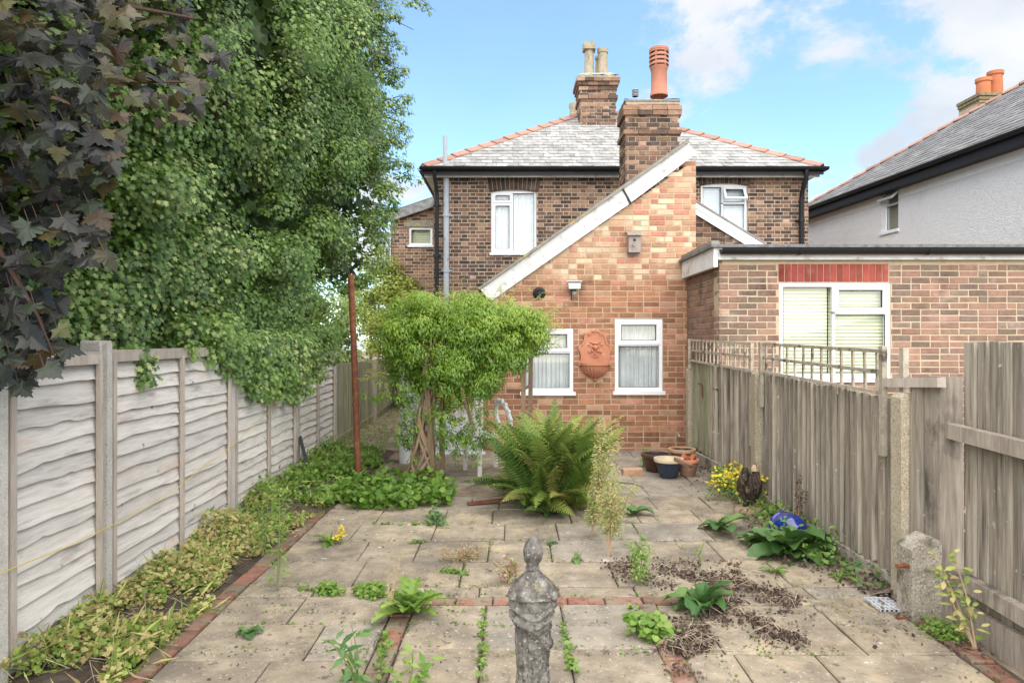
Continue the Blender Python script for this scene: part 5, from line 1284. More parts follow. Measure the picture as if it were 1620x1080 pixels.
skin('tail_feather', [ck(1183, 774, -.06), ck(1178, 760, -.09), ck(1177, 748, -.10)], [q * 7, q * 5, q * 2.5], m_cock, rb)
skin('neck', [ck(1197, 770, .02), ck(1199, 756, .05), ck(1199, 746, .06), ck(1199, 741, .06)], [q * 9, q * 6.5, q * 5.5, q * 4.5], m_cock, rb)
skin('head', [ck(1199, 748, .06), ck(1199, 742, .07), ck(1200, 737, .07)], [q * 6.5, q * 6.5, q * 3.5], m_cock2, rb)
mb = MB()
for k in range(5): mb.blob(ck(1199.5, 738 - 1.5 * math.sin(k * .8), .05 + .014 * k), (.006, .012, .016), 8, 5)
mb.build('comb', flat('dull_red', (.25, .05, .04)), rb, smooth=True)
mb = MB(); mb.tube([ck(1200, 743, .09), ck(1200, 744, .125)], [.012, .002], 8); mb.build('beak', m_cock2, rb)
for s, (x0, x1) in enumerate(((1179, 1175), (1193, 1194))):
    skin('leg', [ck(x0, 786, .0), ck(x0 - 1, 797, -.005), ck(x1, 803, 0), ck(x1, 811, -.01)], [q * 7, q * 5, q * 3.2, q * 3.4], m_cock, rb)
    skin('foot', [ck(x1, 810, 0), ck(x1 - 2, 812, -.05)], [q * 3.5, q * 2], m_cock, rb)
mb = MB(); bc = ck(1186, 815, .0); mb.lathe([(.0, .06), (.10, .055), (.125, .03), (.13, .0), (.12, -.03)], 64, (bc.x, bc.y, .05), fn=lambda an, i, r: r * (1 + (.05 * math.cos(an * 24) if i in (2, 3) else 0)))
mb.build('base', surf('sandy_cast_base', [(.28, .19, .13), (.42, .31, .22)], scale=16, rough=.9), rb, smooth=True)
# ================================================================== BLUE glazed pot lying on its side
bp = thing('blue_pot', 'shiny cobalt blue glazed pot tipped over among big leaves', 'plant pot', G(1250, 858, .03))
m_cob = surf('cobalt_glaze', [(.006, .02, .16), (.012, .04, .26)], scale=5, rough=.12, spec=.6, bump=.02, coat=.6)
c = G(1249, 858, .03); Mr = Matrix.Rotation(R(14), 3, 'Z') @ Matrix.Rotation(R(14), 3, 'Y') @ Matrix.Rotation(R(72), 3, 'X')
cc = c + Vector((.03, .07, .085)); Mr = Matrix.Rotation(R(16), 3, 'Z') @ Matrix.Rotation(R(-24), 3, 'Y') @ Matrix.Rotation(R(80), 3, 'X')
S_ = .84
mb = MB(); mb.lathe([(r_ * S_, z_ * S_) for r_, z_ in [(.0, .172), (.045, .172), (.052, .165), (.075, .152), (.10, .130), (.12, .10), (.134, .06), (.141, .02), (.143, -.03), (.142, -.07), (.150, -.08), (.154, -.095), (.150, -.105), (.13, -.105)]], 56, cc, M=Mr); mb.build('body', m_cob, bp, smooth=True)
bp.children[0].data.polygons.foreach_set('use_smooth', [True] * len(bp.children[0].data.polygons))
mb = MB(); mb.lathe([(r_ * S_, z_ * S_) for r_, z_ in [(.13, -.105), (.125, 0), (.08, .1), (.0, .13)]], 40, cc, M=Mr); mb.build('inside', m_cob, bp, smooth=True)
# drain cover at the right
dc = thing('drain_cover', 'small grey pierced drain grating lying at the foot of the concrete spur', 'drain cover', G(1400, 958, .05))
mb = MB(); c = G(1402, 957, .05)
for i in range(6): mb.box((c.x - .075 + i * .026, c.y - .09, .045), (c.x - .075 + i * .026 + .012, c.y + .09, .06))
for j in range(5): mb.box((c.x - .08, c.y - .09 + j * .044, .047), (c.x + .068, c.y - .09 + j * .044 + .013, .062))
mb.build('grating', m_lead, dc)
# plank and litter of timber behind the fern
for k, (a, b_) in enumerate((((740, 796), (800, 790)), ((748, 790), (812, 783)))):
    mb = MB(); p1, p2 = G(*a, .06), G(*b_, .07); mb.bar(p1, p2, .05, .02); o = mb.build('old_timber', m_rust if k == 0 else m_post); tag(o, ('dark red brown timber strip lying under the fern edge', 'grey brown timber strip lying behind the reddish one')[k], 'timber')
# ================================================================== FOLIAGE MATERIALS
m_hedge = leafmat('hawthorn_leaf', [(.06, .12, .022), (.15, .265, .05), (.24, .37, .08), (.34, .46, .12), (.47, .56, .19)], trans=.45, rough=.34, spec=.6)
m_jas = leafmat('jasmine_leaf', [(.09, .19, .025), (.17, .30, .04), (.28, .41, .06), (.40, .50, .09)], trans=.4, rough=.4)
m_jastip = leafmat('yellow_shoot_leaf', [(.30, .36, .06), (.45, .45, .10), (.52, .42, .14)], trans=.4)
m_fern = leafmat('fern_frond', [(.075, .15, .028), (.14, .23, .045), (.22, .29, .065), (.33, .32, .09)], trans=.35, rough=.55, spec=.25)
m_maple = leafmat('purple_maple_leaf', [(.011, .0105, .010), (.015, .015, .013), (.022, .024, .017), (.024, .036, .019)], trans=.12, rough=.42, spec=.4, back=(.035, .038, .016))
m_maple2 = leafmat('bronze_maple_leaf', [(.045, .035, .015), (.065, .058, .018), (.08, .04, .02), (.10, .11, .03)], trans=.3, rough=.4, spec=.5, back=(.075, .07, .022))
m_big = leafmat('alkanet_leaf', [(.05, .125, .032), (.08, .165, .045), (.13, .22, .055)], trans=.2, rough=.5, spec=.4)
m_weed = leafmat('bright_weed_leaf', [(.10, .21, .03), (.17, .29, .05), (.26, .36, .08)], trans=.35)
m_cover = leafmat('pale_ground_leaf', [(.14, .23, .04), (.26, .35, .07), (.38, .43, .12), (.52, .48, .20), (.34, .24, .11)], trans=.3, rough=.6)
m_lush = leafmat('green_ground_leaf', [(.07, .16, .025), (.13, .25, .035), (.22, .34, .055)], trans=.38)
m_dead = leafmat('dead_leaf', [(.045, .03, .025), (.085, .062, .05), (.15, .11, .085), (.22, .17, .13)], trans=.1, rough=.9, spec=.1)
m_gold = leafmat('golden_seed_weed', [(.38, .26, .13), (.50, .40, .20), (.40, .42, .15), (.22, .30, .08), (.16, .25, .06)], trans=.3, rough=.8)
m_red = leafmat('reddish_weed_leaf', [(.26, .11, .07), (.34, .20, .12), (.18, .23, .06), (.42, .34, .26)], trans=.3, rough=.7)
m_flower = leafmat('yellow_flower', [(.70, .50, .03), (.78, .62, .06)], trans=.3)
m_straw = surf('straw', [(.30, .24, .17), (.48, .40, .30)], scale=9, rough=.9, bump=0)
def samp_poly(poly, n):
    """n random points inside a pixel polygon"""
    xs = [p[0] for p in poly]; ys = [p[1] for p in poly]; out_ = []
    while len(out_) < n:
        x, y = U(min(xs), max(xs)), U(min(ys), max(ys)); c = False
        for (x0, y0), (x1, y1) in zip(poly, poly[1:] + poly[:1]):
            if (y0 > y) != (y1 > y) and x < (x1 - x0) * (y - y0) / (y1 - y0) + x0: c = not c
        if c: out_.append((x, y))
    return out_
# ================================================================== BIG HAWTHORN over the left fence
tree = thing('hawthorn_tree', 'huge green small leaved tree leaning over the lap fence and filling the left sky', 'tree', (-3.6, 7, 0))
def hs(d, z):
    """how far the green face reaches into the garden at depth d and height z"""
    prof = np.interp(z, [1.2, 1.5, 2.0, 2.6, 3.4, 4.0, 5.0, 6.2, 8], [-2.38, -2.36, -2.26, -2.12, -1.95, -1.78, -1.66, -1.70, -1.95])
    far = np.interp(z, [1.2, 1.5, 2.0, 2.5, 3.3, 3.7, 4.3, 5.2, 6.2, 8], [-2.50, -2.50, -2.28, -2.12, -2.02, -1.76, -1.70, -1.66, -1.66, -1.9])
    t = min(1, max(0, (d - 5) / 4.0)); return prof + (far - prof) * t
cen, rad, per = [], [], []
i = 0
while len(cen) < 420:
    d = 1.9 + 9.3 * random.random() ** .9; zmax = min(8.2, 2.5 + .52 * d); zmin = 1.42 if d < 5.5 else 1.30 if d < 8.8 else 1.6
    if 5.2 < d < 8.7 and random.random() < .12: zmin = 1.12
    z = U(zmin, zmax); r = U(.20, .42)
    x = hs(d, z) - r * .8 + .45 * mnoise.noise((d * .9, z * .9, 3)) - .75 * random.random() ** 2
    if z < 1.62 and x + r > fx(d) - .02 and d < 5.3: continue
    if d > 9.6 and z < 2.6: continue
    cen.append((x, d, z)); rad.append(r); per.append(int(4200 * r * r * (1 if d > 4 else .8)))
# overhang that droops in front of the fence top
for (px, py, d, r) in ((365, 590, 5.9, .14), (395, 610, 6.3, .15), (425, 622, 6.7, .13), (440, 590, 6.9, .2), (480, 612, 7.6, .15), (465, 632, 7.3, .09), (500, 590, 8.3, .15), (515, 560, 8.9, .2), (340, 580, 5.6, .09), (460, 560, 7.4, .28), (400, 550, 6.3, .25), (350, 575, 5.7, .16), (385, 585, 6.1, .2), (415, 600, 6.5, .19), (445, 600, 7.0, .2), (470, 590, 7.4, .17), (405, 618, 6.3, .12), (450, 622, 7.0, .11), (330, 560, 5.4, .12), (495, 570, 8.2, .15), (430, 575, 6.8, .24), (375, 560, 6.0, .2), (300, 552, 5.0, .10),
                       (215, 560, 4.35, .09), (222, 585, 4.35, .075), (228, 602, 4.33, .055), (240, 598, 4.4, .04), (232, 572, 4.4, .08)):
    cen.append(tuple(P(px, py, d))); rad.append(r); per.append(int(7000 * r * r))
for k in range(46):
    d = U(5.2, 9.7); r = U(.10, .20); cen.append((fx(d) + U(-.02, .14), d, 1.56 + U(-.10, .12) - (.10 if 5.9 < d < 8.3 else 0))); rad.append(r); per.append(int(6500 * r * r))
# sprays on the skyline
spr = []
for (px, py, d, n_, ln) in ((640, 30, 8.6, 14, .5), (690, 18, 8.4, 7, .4), (650, 110, 9, 10, .35), (655, 155, 9, 8, .35), (650, 180, 9, 8, .4), (655, 262, 9.2, 12, .5), (665, 280, 9.2, 5, .3), (640, 300, 9.2, 10, .4), (625, 95, 9, 9, .3), (648, 230, 9.1, 9, .4), (632, 335, 9.3, 9, .35), (616, 385, 9.3, 8, .3), (640, 135, 9, 8, .4), (612, 420, 9.5, 10, .3), (655, 210, 9, 5, .35), (628, 60, 8.8, 10, .4), (645, 75, 8.8, 6, .35), (590, 440, 9.4, 12, .25), (560, 455, 9.4, 12, .25), (618, 350, 9.2, 10, .3), (630, 320, 9.2, 10, .3)):
    tipp = P(px, py, d); a = tipp + Vector((-ln * 1.1, U(-.1, .1), U(-.05, .25)))
    spr.append((a, tipp))
    for k in range(n_):
        t = .25 + .75 * k / n_; c = a.lerp(tipp, t) + Vector((U(-.04, .04), U(-.05, .05), U(-.05, .05)))
        cen.append(tuple(c)); rad.append(.06 + .07 * (1 - t)); per.append(int(16 + 26 * (1 - t)))
pts, nr = clump_pts(cen, rad, per)
nr = nr * .65 + np.array([.6, -.6, .8])
sz_ = rng.uniform(.022, .050, len(pts))
# clump-wise tone: some clumps are drawn paler, others a deeper green
tone = np.concatenate([np.full(k, U(.0, .55)) for k in per]); rv = np.clip(tone + rng.random(len(pts)) * .45, 0, .99)
merge_leaf('crown', pts, nr, sz_, LOBED, m_hedge, direc=np.array([[.3, -.2, -.8]]).repeat(len(pts), 0), rnd=rv, parent=tree)
# inner leaves further in, shade put into their darker leaf colour
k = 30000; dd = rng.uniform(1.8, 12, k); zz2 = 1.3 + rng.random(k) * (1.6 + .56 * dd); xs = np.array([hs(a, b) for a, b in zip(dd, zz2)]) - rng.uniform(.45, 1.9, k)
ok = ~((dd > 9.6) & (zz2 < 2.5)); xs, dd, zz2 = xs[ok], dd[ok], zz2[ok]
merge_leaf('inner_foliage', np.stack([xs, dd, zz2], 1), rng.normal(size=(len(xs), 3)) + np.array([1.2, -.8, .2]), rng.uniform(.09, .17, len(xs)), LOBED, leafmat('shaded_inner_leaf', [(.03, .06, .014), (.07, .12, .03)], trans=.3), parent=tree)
mb = MB(); mb.tube([(-3.7, 6.6, -.2), (-3.6, 6.7, 1.5), (-3.3, 6.6, 3.2), (-3.0, 6.5, 5), (-2.8, 6.4, 7)], [.2, .16, .13, .09, .04], 10); mb.build('trunk', m_bark, tree, smooth=True)
for (y, z, tx, ty, tz) in ((6.7, 1.6, -2.2, 8.8, 4.4), (6.6, 2.4, -2.1, 5.2, 3.4), (6.6, 3.2, -1.8, 9.2, 6.0), (6.5, 4, -2.1, 4.2, 4.6), (6.6, 2.0, -2.4, 3.4, 2.6)):
    mb = MB(); mb.tube([(-3.5, y, z), ((-3.5 + tx) / 2, (y + ty) / 2, (z + tz) / 2 + .25), (tx, ty, tz)], [.08, .05, .015], 8); mb.build('limb', m_bark, tree, smooth=True)
mb = MB()
for a, b in spr: mb.tube([a, a.lerp(b, .5) + Vector((0, 0, .04)), b], [.008, .006, .002], 5)
mb.tube([P(450, 0, 8.2), P(500, 6, 8.3), P(560, 14, 8.5), P(610, 25, 8.6), P(655, 48, 8.6)], [.016, .014, .011, .008, .003], 6)
o = mb.build('twigs', m_bark, tree); o['kind'] = 'stuff'
# ================================================================== PURPLE MAPLE in the near corner
halfm = [(-.04, .10), (-.20, .36), (-.03, .33), (.05, .42), (.20, .72), (.27, .52), (.40, .50), (.42, .28), (.55, .35), (.64, .23), (.74, .26), (.80, .11), (1.06, 0)]
MOUT = [(0, 0)] + halfm + [(x, -y) for x, y in halfm[::-1][1:]]
def maple_mesh(mat, k):
    st = random.getstate(); random.seed(k); fold, dr = U(.15, .5), U(.1, .4)
    vs = [(x * .9, y, -fold * abs(y) * .6 - dr * max(0, x) ** 2 * .35 + U(-.02, .02)) for x, y in MOUT]; c = (.22, 0, .02); random.setstate(st)
    n = len(vs); me = MB().add(vs + [c], [((i + 1) % n, i, n) for i in range(n)]).mesh('leaf', mat); return me
ML = [maple_mesh(m_maple, k) for k in range(5)]; ML2 = [maple_mesh(m_maple2, k + 9) for k in range(3)]
mt = thing('purple_maple', 'dark purple leaved maple branches hanging into the upper left corner', 'tree', (-3.1, 2.2, 0))
polyA = [(-60, -60), (300, -60), (300, 20), (330, 60), (352, 100), (330, 160), (270, 205), (215, 185), (180, 200), (178, 260), (150, 300), (185, 360), (160, 410), (110, 420), (90, 480), (95, 560), (60, 600), (-10, 620), (-60, 640)]
tips = []
LEAFN = 0
lst = []
for (px, py) in samp_poly(polyA, 1050):
    edge = px > 200
    if px > 185 and random.random() < .55: continue
    lst.append((px, py, U(2.55, 3.5) + (.35 if edge else 0) + .4 * random.random() ** 2))
# the leaves seen against the fence, and those leading the tips
for q in ((70, 585, 2.75), (30, 610, 2.7), (15, 560, 2.7), (110, 545, 2.9), (330, 110, 3.5), (345, 85, 3.6), (300, 120, 3.5), (275, 150, 3.4), (320, 60, 3.6), (5, 590, 2.65), (45, 545, 2.8), (85, 565, 2.85)): lst.append(q)
lst.sort(key=lambda t: t[2])
restp = []
for i, (px, py, d) in enumerate(lst):
    p = P(px, py, d)
    bron = (px > 150 and random.random() < .6) or (px < 60 and py < 60 and random.random() < .7) or random.random() < .10
    nrm = Vector((U(-.3, .9), U(-1.1, -.1), U(-.1, 1.1))).normalized(); tipd = Vector((U(-.1, 1.0), U(-.6, .6), U(-1.1, .1)))
    t = (tipd - nrm * tipd.dot(nrm)).normalized(); b_ = nrm.cross(t)
    s = U(.055, .11)
    M_ = Matrix((t, b_, nrm)).transposed().to_4x4(); M_.translation = p; M_ = M_ @ Matrix.Scale(s, 4)
    if i < 300: o = link('leaf', random.choice(ML2 if bron else ML), mt, M_)
    else: restp.append((M_, bron))
for bron, mat in ((False, m_maple), (True, m_maple2)):
    mb = MB(); src = (ML2 if bron else ML); rnd = []
    for M_, bb2 in restp:
        if bb2 != bron: continue
        me = random.choice(src); mb.add([M_ @ v.co for v in me.vertices], [tuple(p.vertices) for p in me.polygons]); rnd += [random.random()] * len(me.vertices)
    if mb.f:
        me = mb.mesh('leaves', mat); me.attributes.new('rnd', 'FLOAT', 'POINT').data.foreach_set('value', rnd); o = link('inner_leaves', me, mt); o['kind'] = 'stuff'
mb = MB(); mb.tube([(-3.1, 2.2, -.2), (-3.1, 2.3, 2), (-3.0, 2.5, 3.6), (-2.8, 2.8, 5)], [.16, .13, .1, .05], 10); mb.build('trunk', m_bark, mt, smooth=True)
for q in ([(-3.0, 2.5, 3.4), P(60, 60, 3.1), P(160, 130, 3.4), P(300, 130, 3.5), P(340, 100, 3.6)], [(-3.0, 2.4, 2.9), P(20, 230, 3.0), P(100, 330, 3.0), P(160, 400, 3.1)], [(-3.0, 2.4, 2.4), P(-40, 330, 2.9), P(20, 430, 2.8), P(60, 500, 2.8), P(85, 560, 2.85)], [(-2.9, 2.6, 3.9), P(80, -40, 3.2), P(200, 10, 3.4), P(310, 30, 3.6)]):
    mb = MB(); mb.tube(q, [.03, .016, .011, .006, .003][:len(q)], 7); mb.build('branch', surf('red_brown_twig', [(.06, .035, .028), (.11, .065, .05)], scale=12, rough=.8, bump=0) if 'red_brown_twig' not in bpy.data.materials else bpy.data.materials['red_brown_twig'], mt, smooth=True)
mb = MB()
for (px, py, d) in lst[:160]:
    p = P(px, py, d); mb.tube([p, p + Vector((-.03, .03, .03)), p + Vector((-.06, .06, .06))], .0014, 4, cap=False)
o = mb.build('leaf_stalks', bpy.data.materials['red_brown_twig'], mt); o['kind'] = 'stuff'
# ================================================================== GARDEN ARCH with its climber
arch = thing('garden_arch', 'brown timber garden arch with ladder sides buried under the climber', 'arch', G(680, 768))
m_archw = surf('brown_arch_timber', [(.17, .11, .07), (.30, .21, .14)], scale=5, stretch=(6, 6, .7), rough=.9)
lp = [G(692, 768), G(668, 764) + Vector((0, .0, 0)), ]
lp = [Vector((-.86, 7.5, 0)), Vector((-.95, 7.85, 0))]; rp = [Vector((.13, 7.75, 0)), Vector((.20, 8.3, 0))]
mb = MB(); mb.bar((-.83, 7.45, -.1), (-.97, 7.47, 1.75), .055, .055, up=(0, 1, 0)); mb.build('post', m_archw, arch)
mb = MB(); mb.bar((-.76, 7.6, -.1), (-.80, 7.6, 1.75), .055, .055, up=(0, 1, 0)); mb.build('post', m_archw, arch)
for x, y in ((.12, 7.65), (.21, 8.05)):
    mb = MB(); mb.bar((x, y, -.1), (x + .01, y, 1.78), .05, .05, up=(0, 1, 0)); mb.build('post', m_archw, arch)
for z in (.75, 1.02, 1.28, 1.52):
    mb = MB(); mb.bar((.13, 7.62, z), (.22, 8.10, z + .02), .03, .02); mb.build('rung', m_archw, arch)
for y in (7.6, 7.95):
    mb = MB(); mb.bar((-1.0, y, 1.74), (.28, y, 1.74), .06, .045); mb.build('top_beam', m_archw, arch)
mb = MB(); mb.bar((-.62, 7.5, 1.3), (-.42, 7.46, .62), .04, .03); mb.build('brace', m_archw, arch)
jas = thing('climbing_jasmine', 'bright green climber piled on the garden arch with twisted bare stems below', 'climber', G(665, 768))
for k in range(15):
    a0 = U(0, 6.3); mb = MB(); p_ = []
    bx, by = -.97 + U(-.17, .08), 7.52 + U(-.05, .12)
    tw = U(1.0, 3.2) * random.choice((-1, 1))
    for i in range(15):
        t = i / 14; z = -.03 + t * 1.55; cxm = -.97 + (.10) * min(1, t * 1.6) + .02 * math.sin(t * 9); 
        rad_ = (.15 * (1 - t) ** 1.7 + .045) ; an = a0 + tw * t * 2.4
        p_.append((cxm + rad_ * math.cos(an) * .9 - .06 * (1 - t), 7.52 + rad_ * math.sin(an) * .6, z))
    mb.tube(p_, [U(.012, .024) * (1 - .4 * i / 14) for i in range(15)], 7); mb.build('stem', m_vine, jas, smooth=True)
random.seed(21)
polyJ = [(606, 520), (620, 486), (655, 470), (720, 466), (780, 476), (835, 494), (862, 516), (858, 540), (838, 555), (826, 582), (795, 590), (770, 622), (742, 640), (705, 640), (682, 612), (652, 606), (640, 590), (622, 600), (612, 560)]
cen, rad, per = [], [], []
for (px, py) in samp_poly(polyJ, 400):
    dpt = U(7.25, 8.2); r = U(.08, .17); cen.append(tuple(P(px, py, dpt))); rad.append(r); per.append(int(9500 * r * r) + 14)
for k in range(40):
    cen.append((U(-1.28, .30), U(7.25, 8.0), U(1.60, 1.84))); rad.append(U(.10, .17)); per.append(int(9500 * rad[-1] ** 2))
for (px, py, n_) in ((640, 640, 5), (648, 690, 5), (655, 665, 4), (705, 665, 6), (720, 690, 5), (735, 700, 5), (690, 650, 5), (650, 620, 5), (768, 655, 3), (745, 670, 5), (630, 620, 4), (757, 690, 4), (708, 705, 3), (775, 690, 3), (740, 725, 2), (600, 610, 2), (590, 628, 2), (645, 715, 3), (700, 690, 3)):
    for k in range(int(n_ * 1.8)): cen.append(tuple(P(px + U(-20, 18), py + U(-20, 16), U(7.25, 7.75)))); rad.append(U(.04, .11)); per.append(int(U(18, 46)))
pts, nr = clump_pts(cen, rad, per)
tone = np.concatenate([np.full(k, U(.0, .5)) for k in per]) + np.clip((pts[:, 2] - 1.5) * .35, -.2, .3); rv = np.clip(tone + rng.random(len(pts)) * .4, 0, .99)
merge_leaf('crown', pts, nr + np.array([0, -.6, .8]), rng.uniform(.028, .058, len(pts)), LANCE, m_jas, direc=np.array([[.1, -.4, -.5]]).repeat(len(pts), 0), width=1.25, rnd=rv, parent=jas)
mb = MB(); sp_, sn_, sd_ = [], [], []
for k in range(150):
    x, y = random.choice([(U(612, 860), U(462, 490)), (U(840, 872), U(490, 550)), (U(600, 615), U(490, 600)), (U(700, 770), U(600, 640))])
    a = P(x, y + 6, U(7.3, 8.0)); up = 1 if y < 495 else .2
    dr = Vector((U(-.6, .6), U(-.3, .2), up * U(.5, 1.2))).normalized() if x < 840 else Vector((U(.3, 1), U(-.3, .2), U(-.1, .7))).normalized()
    if x < 616 and y > 500: dr = Vector((-1, 0, U(-.4, .5))).normalized()
    if y > 595: dr = Vector((U(-.3, .3), -.2, -1)).normalized()
    L_ = U(.10, .26); c1 = a + dr * L_ * .6; c2 = c1 + (dr + Vector((U(-.6, .6), 0, U(-.5, .2)))).normalized() * L_ * .5
    mb.tube([a, c1, c2], [.003, .0022, .001], 4, cap=False)
    for i in range(9):
        t = i / 8; q = a.lerp(c1, t * 1.5) if t < .66 else c1.lerp(c2, (t - .66) * 3); 
        for s in (-1, 1): sp_.append(q); sn_.append((U(-.4, .4), -.6, .8)); sd_.append(dr + Vector((s * .9, 0, .2)))
mb.build('shoots', m_stem, jas)['kind'] = 'stuff'
merge_leaf('shoot_leaves', [tuple(p) for p in sp_], sn_, rng.uniform(.02, .045, len(sp_)), LANCE, m_jastip, direc=[tuple(x) for x in sd_], parent=jas)['kind'] = 'stuff'
# ================================================================== FERN
fern = thing('fern', 'large arching green and bronze fern in front of the red brick wall', 'fern', G(868, 812))
fb = G(870, 806)
def frond_mesh(L, arch_, droop, seed, n=32):
    st = random.getstate(); random.seed(seed); mb = MB(); pts = []
    for i in range(n + 1):
        t = i / n; ang = arch_ - droop * t ** 1.6
        pts.append((pts[-1][0] + L / n * math.cos(ang), 0, pts[-1][2] + L / n * math.sin(ang)) if pts else (0, 0, 0))
    mb.tube(pts, [.006 * (1 - .8 * i / n) for i in range(n + 1)], 3, cap=False)
    for i in range(3, n):
        t = i / n; p = Vector(pts[i]); tg = (Vector(pts[i + 1 if i < n else n]) - Vector(pts[i - 1])).normalized(); up = Vector((0, 1, 0)).cross(tg) * -1
        ln = L * .17 * math.sin(math.pi * min(1, .12 + t * .90)) ** .8 * (1.1 - .45 * t)
        for s in (-1, 1):
            dr = (Vector((0, s, 0)) + tg * .45 + up * U(.0, .25)).normalized(); w_ = tg * (L / n * .46); q = p + dr * ln * .5 + up * U(-.004, .008); e = p + dr * ln - up * ln * U(.05, .25)
            mb.face([p - w_ * .8, q - w_ * .8, e, q + w_ * .8, p + w_ * .8] if s > 0 else [p + w_ * .8, q + w_ * .8, e, q - w_ * .8, p - w_ * .8])
    random.setstate(st); return mb.mesh('frond', m_fern)
FR = [frond_mesh(1.0, R(U(74, 88)), R(U(35, 75)), k) for k in range(6)] + [frond_mesh(1.0, R(U(38, 55)), R(U(50, 75)), k + 20) for k in range(4)]
for k in range(230):
    low = k > 170
    me = random.choice(FR[6:] if low else FR[:6]); az = U(0, 2 * math.pi)
    s = U(.72, 1.16) if not low else U(.55, .9)
    if math.sin(az) < -.3 and not low: s *= .9
    M_ = Matrix.Translation(fb + Vector((U(-.16, .16), U(-.14, .2), .0))) @ Matrix.Rotation(az, 4, 'Z') @ Matrix.Rotation(R(U(-35, 35)), 4, 'X') @ Matrix.Scale(s, 4)
    link('frond', me, fern, M_)
# ================================================================== GROUND COVERS (nobody could count their leaves)
def cover(name, n, fn, size, shape, mat, up=.9, out_=None, tone=None, parent=None, kind='stuff', width=1):
    p, h_ = fn(n); p = np.asarray(p); nr = rng.normal(size=(n, 3)) * .55 + np.array([0, -.25, up])
    o = merge_leaf(name, p, nr, rng.uniform(size[0], size[1], n), shape, mat, width=width, rnd=None if tone is None else np.clip(tone(p) + rng.random(n) * .5, 0, .99), parent=parent)
    if kind: o['kind'] = kind
    return o
def bedpts(n, d0, d1, hmax, xo=.0, power=1.0, dens=None):
    out_ = []
    while len(out_) < n:
        d = d0 + (d1 - d0) * random.random() ** power; t = random.random(); x0 = fx(d) + .06; x1 = -1.72 + xo; x = x0 + (x1 - x0) * t
        dn = mnoise.noise((x * 2.2, d * 1.6, 7)) + .5 * mnoise.noise((x * 6, d * 6, 1))
        if dn < -.16 + .45 * max(0, t - .45): continue
        hh = hmax * (.45 + .75 * max(0, dn + .3)) * (1 - .65 * t)
        out_.append((x, d, .03 + hh * random.random() ** .6))
    return out_, None
cover('ground_cover', 5600, lambda n: bedpts(n, 2.3, 6.6, .19, power=.85), (.016, .044), OVAL, m_cover, tone=lambda p: np.clip(.5 - (p[:, 1] - 3) * .10, .1, .5), width=1.5)
cover('ground_cover', 4200, lambda n: bedpts(n, 2.3, 6.6, .22, power=.85), (.018, .040), LOBED, m_cover, tone=lambda p: np.clip(.35 - (p[:, 1] - 3) * .10, .0, .5))
cover('ground_cover', 3600, lambda n: bedpts(n, 6.3, 9.4, .20, xo=.10), (.025, .05), ROUND, m_lush)
cover('ground_cover', 2200, lambda n: bedpts(n, 5.6, 9.4, .30, xo=.12), (.03, .055), LOBED, m_weed)
def patchpts(poly, n, h, dens=True):
    out_ = []
    for (x, y) in samp_poly(poly, n):
        b = G(x, y); out_.append((b.x, b.y, .04 + h * random.random() ** .6 * (.5 + .7 * (mnoise.noise((b.x * 4, b.y * 4, 5)) + .5))))
    return out_, None
cover('creeping_ground_cover', 1500, lambda n: patchpts([(530, 800), (545, 780), (600, 768), (655, 768), (700, 775), (722, 792), (715, 808), (640, 815), (560, 815)], n, .16), (.035, .065), ROUND, m_lush)
cover('passage_ground_cover', 1500, lambda n: patchpts([(530, 700), (560, 670), (600, 650), (630, 655), (625, 690), (600, 740), (560, 750), (540, 770), (500, 790)], n, .10), (.03, .055), OVAL, m_weed)
# dead weed mat on the near slabs
def deadpts(n):
    out_ = []
    polys = [[(955, 905), (1010, 890), (1060, 900), (1110, 905), (1180, 905), (1215, 920), (1130, 935), (1060, 940), (985, 930)], [(1080, 935), (1170, 925), (1240, 950), (1285, 980), (1240, 985), (1230, 1005), (1295, 1035), (1250, 1035), (1190, 1015), (1100, 985)], [(1060, 1000), (1120, 1005), (1110, 1060), (1075, 1080), (1050, 1040)]]
    while len(out_) < n:
        po = random.choice([polys[0], polys[1], polys[1], polys[2]])
        (x, y), = samp_poly(po, 1); b = G(x, y) + Vector((random.gauss(0, .05), random.gauss(0, .05), 0))
        if mnoise.noise((b.x * 6, b.y * 6, 2)) + .4 * mnoise.noise((b.x * 18, b.y * 18, 2)) < -.12 + .35 * random.random(): continue
        out_.append((b.x, b.y, .043 + .04 * random.random() ** 2))
    return out_, None
cover('dead_weed_mat', 6000, deadpts, (.008, .024), LOBED, m_dead, up=.4)
mb = MB()
for (x, y, z) in deadpts(330)[0]:
    a = U(0, 6.3); L_ = U(.05, .16); mb.tube([(x, y, z), (x + L_ * .5 * math.cos(a), y + L_ * .5 * math.sin(a), z + U(0, .03)), (x + L_ * math.cos(a + .5), y + L_ * math.sin(a + .5), z - .01)], .0018, 3, cap=False)
for (x, y, z) in bedpts(260, 2.4, 7, .08)[0]:
    a = U(0, 6.3); L_ = U(.06, .28); mb.tube([(x, y, z), (x + L_ * .5 * math.cos(a), y + L_ * .5 * math.sin(a), z + U(0, .07)), (x + L_ * math.cos(a + .4), y + L_ * math.sin(a + .4), z)], .002, 3, cap=False)
for (px, py) in samp_poly([(420, 760), (470, 745), (480, 780), (430, 800)], 60):
    b = G(px, py); a = U(0, 6.3); mb.tube([b, b + Vector((.1 * math.cos(a), .1 * math.sin(a), U(.05, .3)))], .002, 3, cap=False)
o = mb.build('dry_stalks', m_straw); o['kind'] = 'stuff'
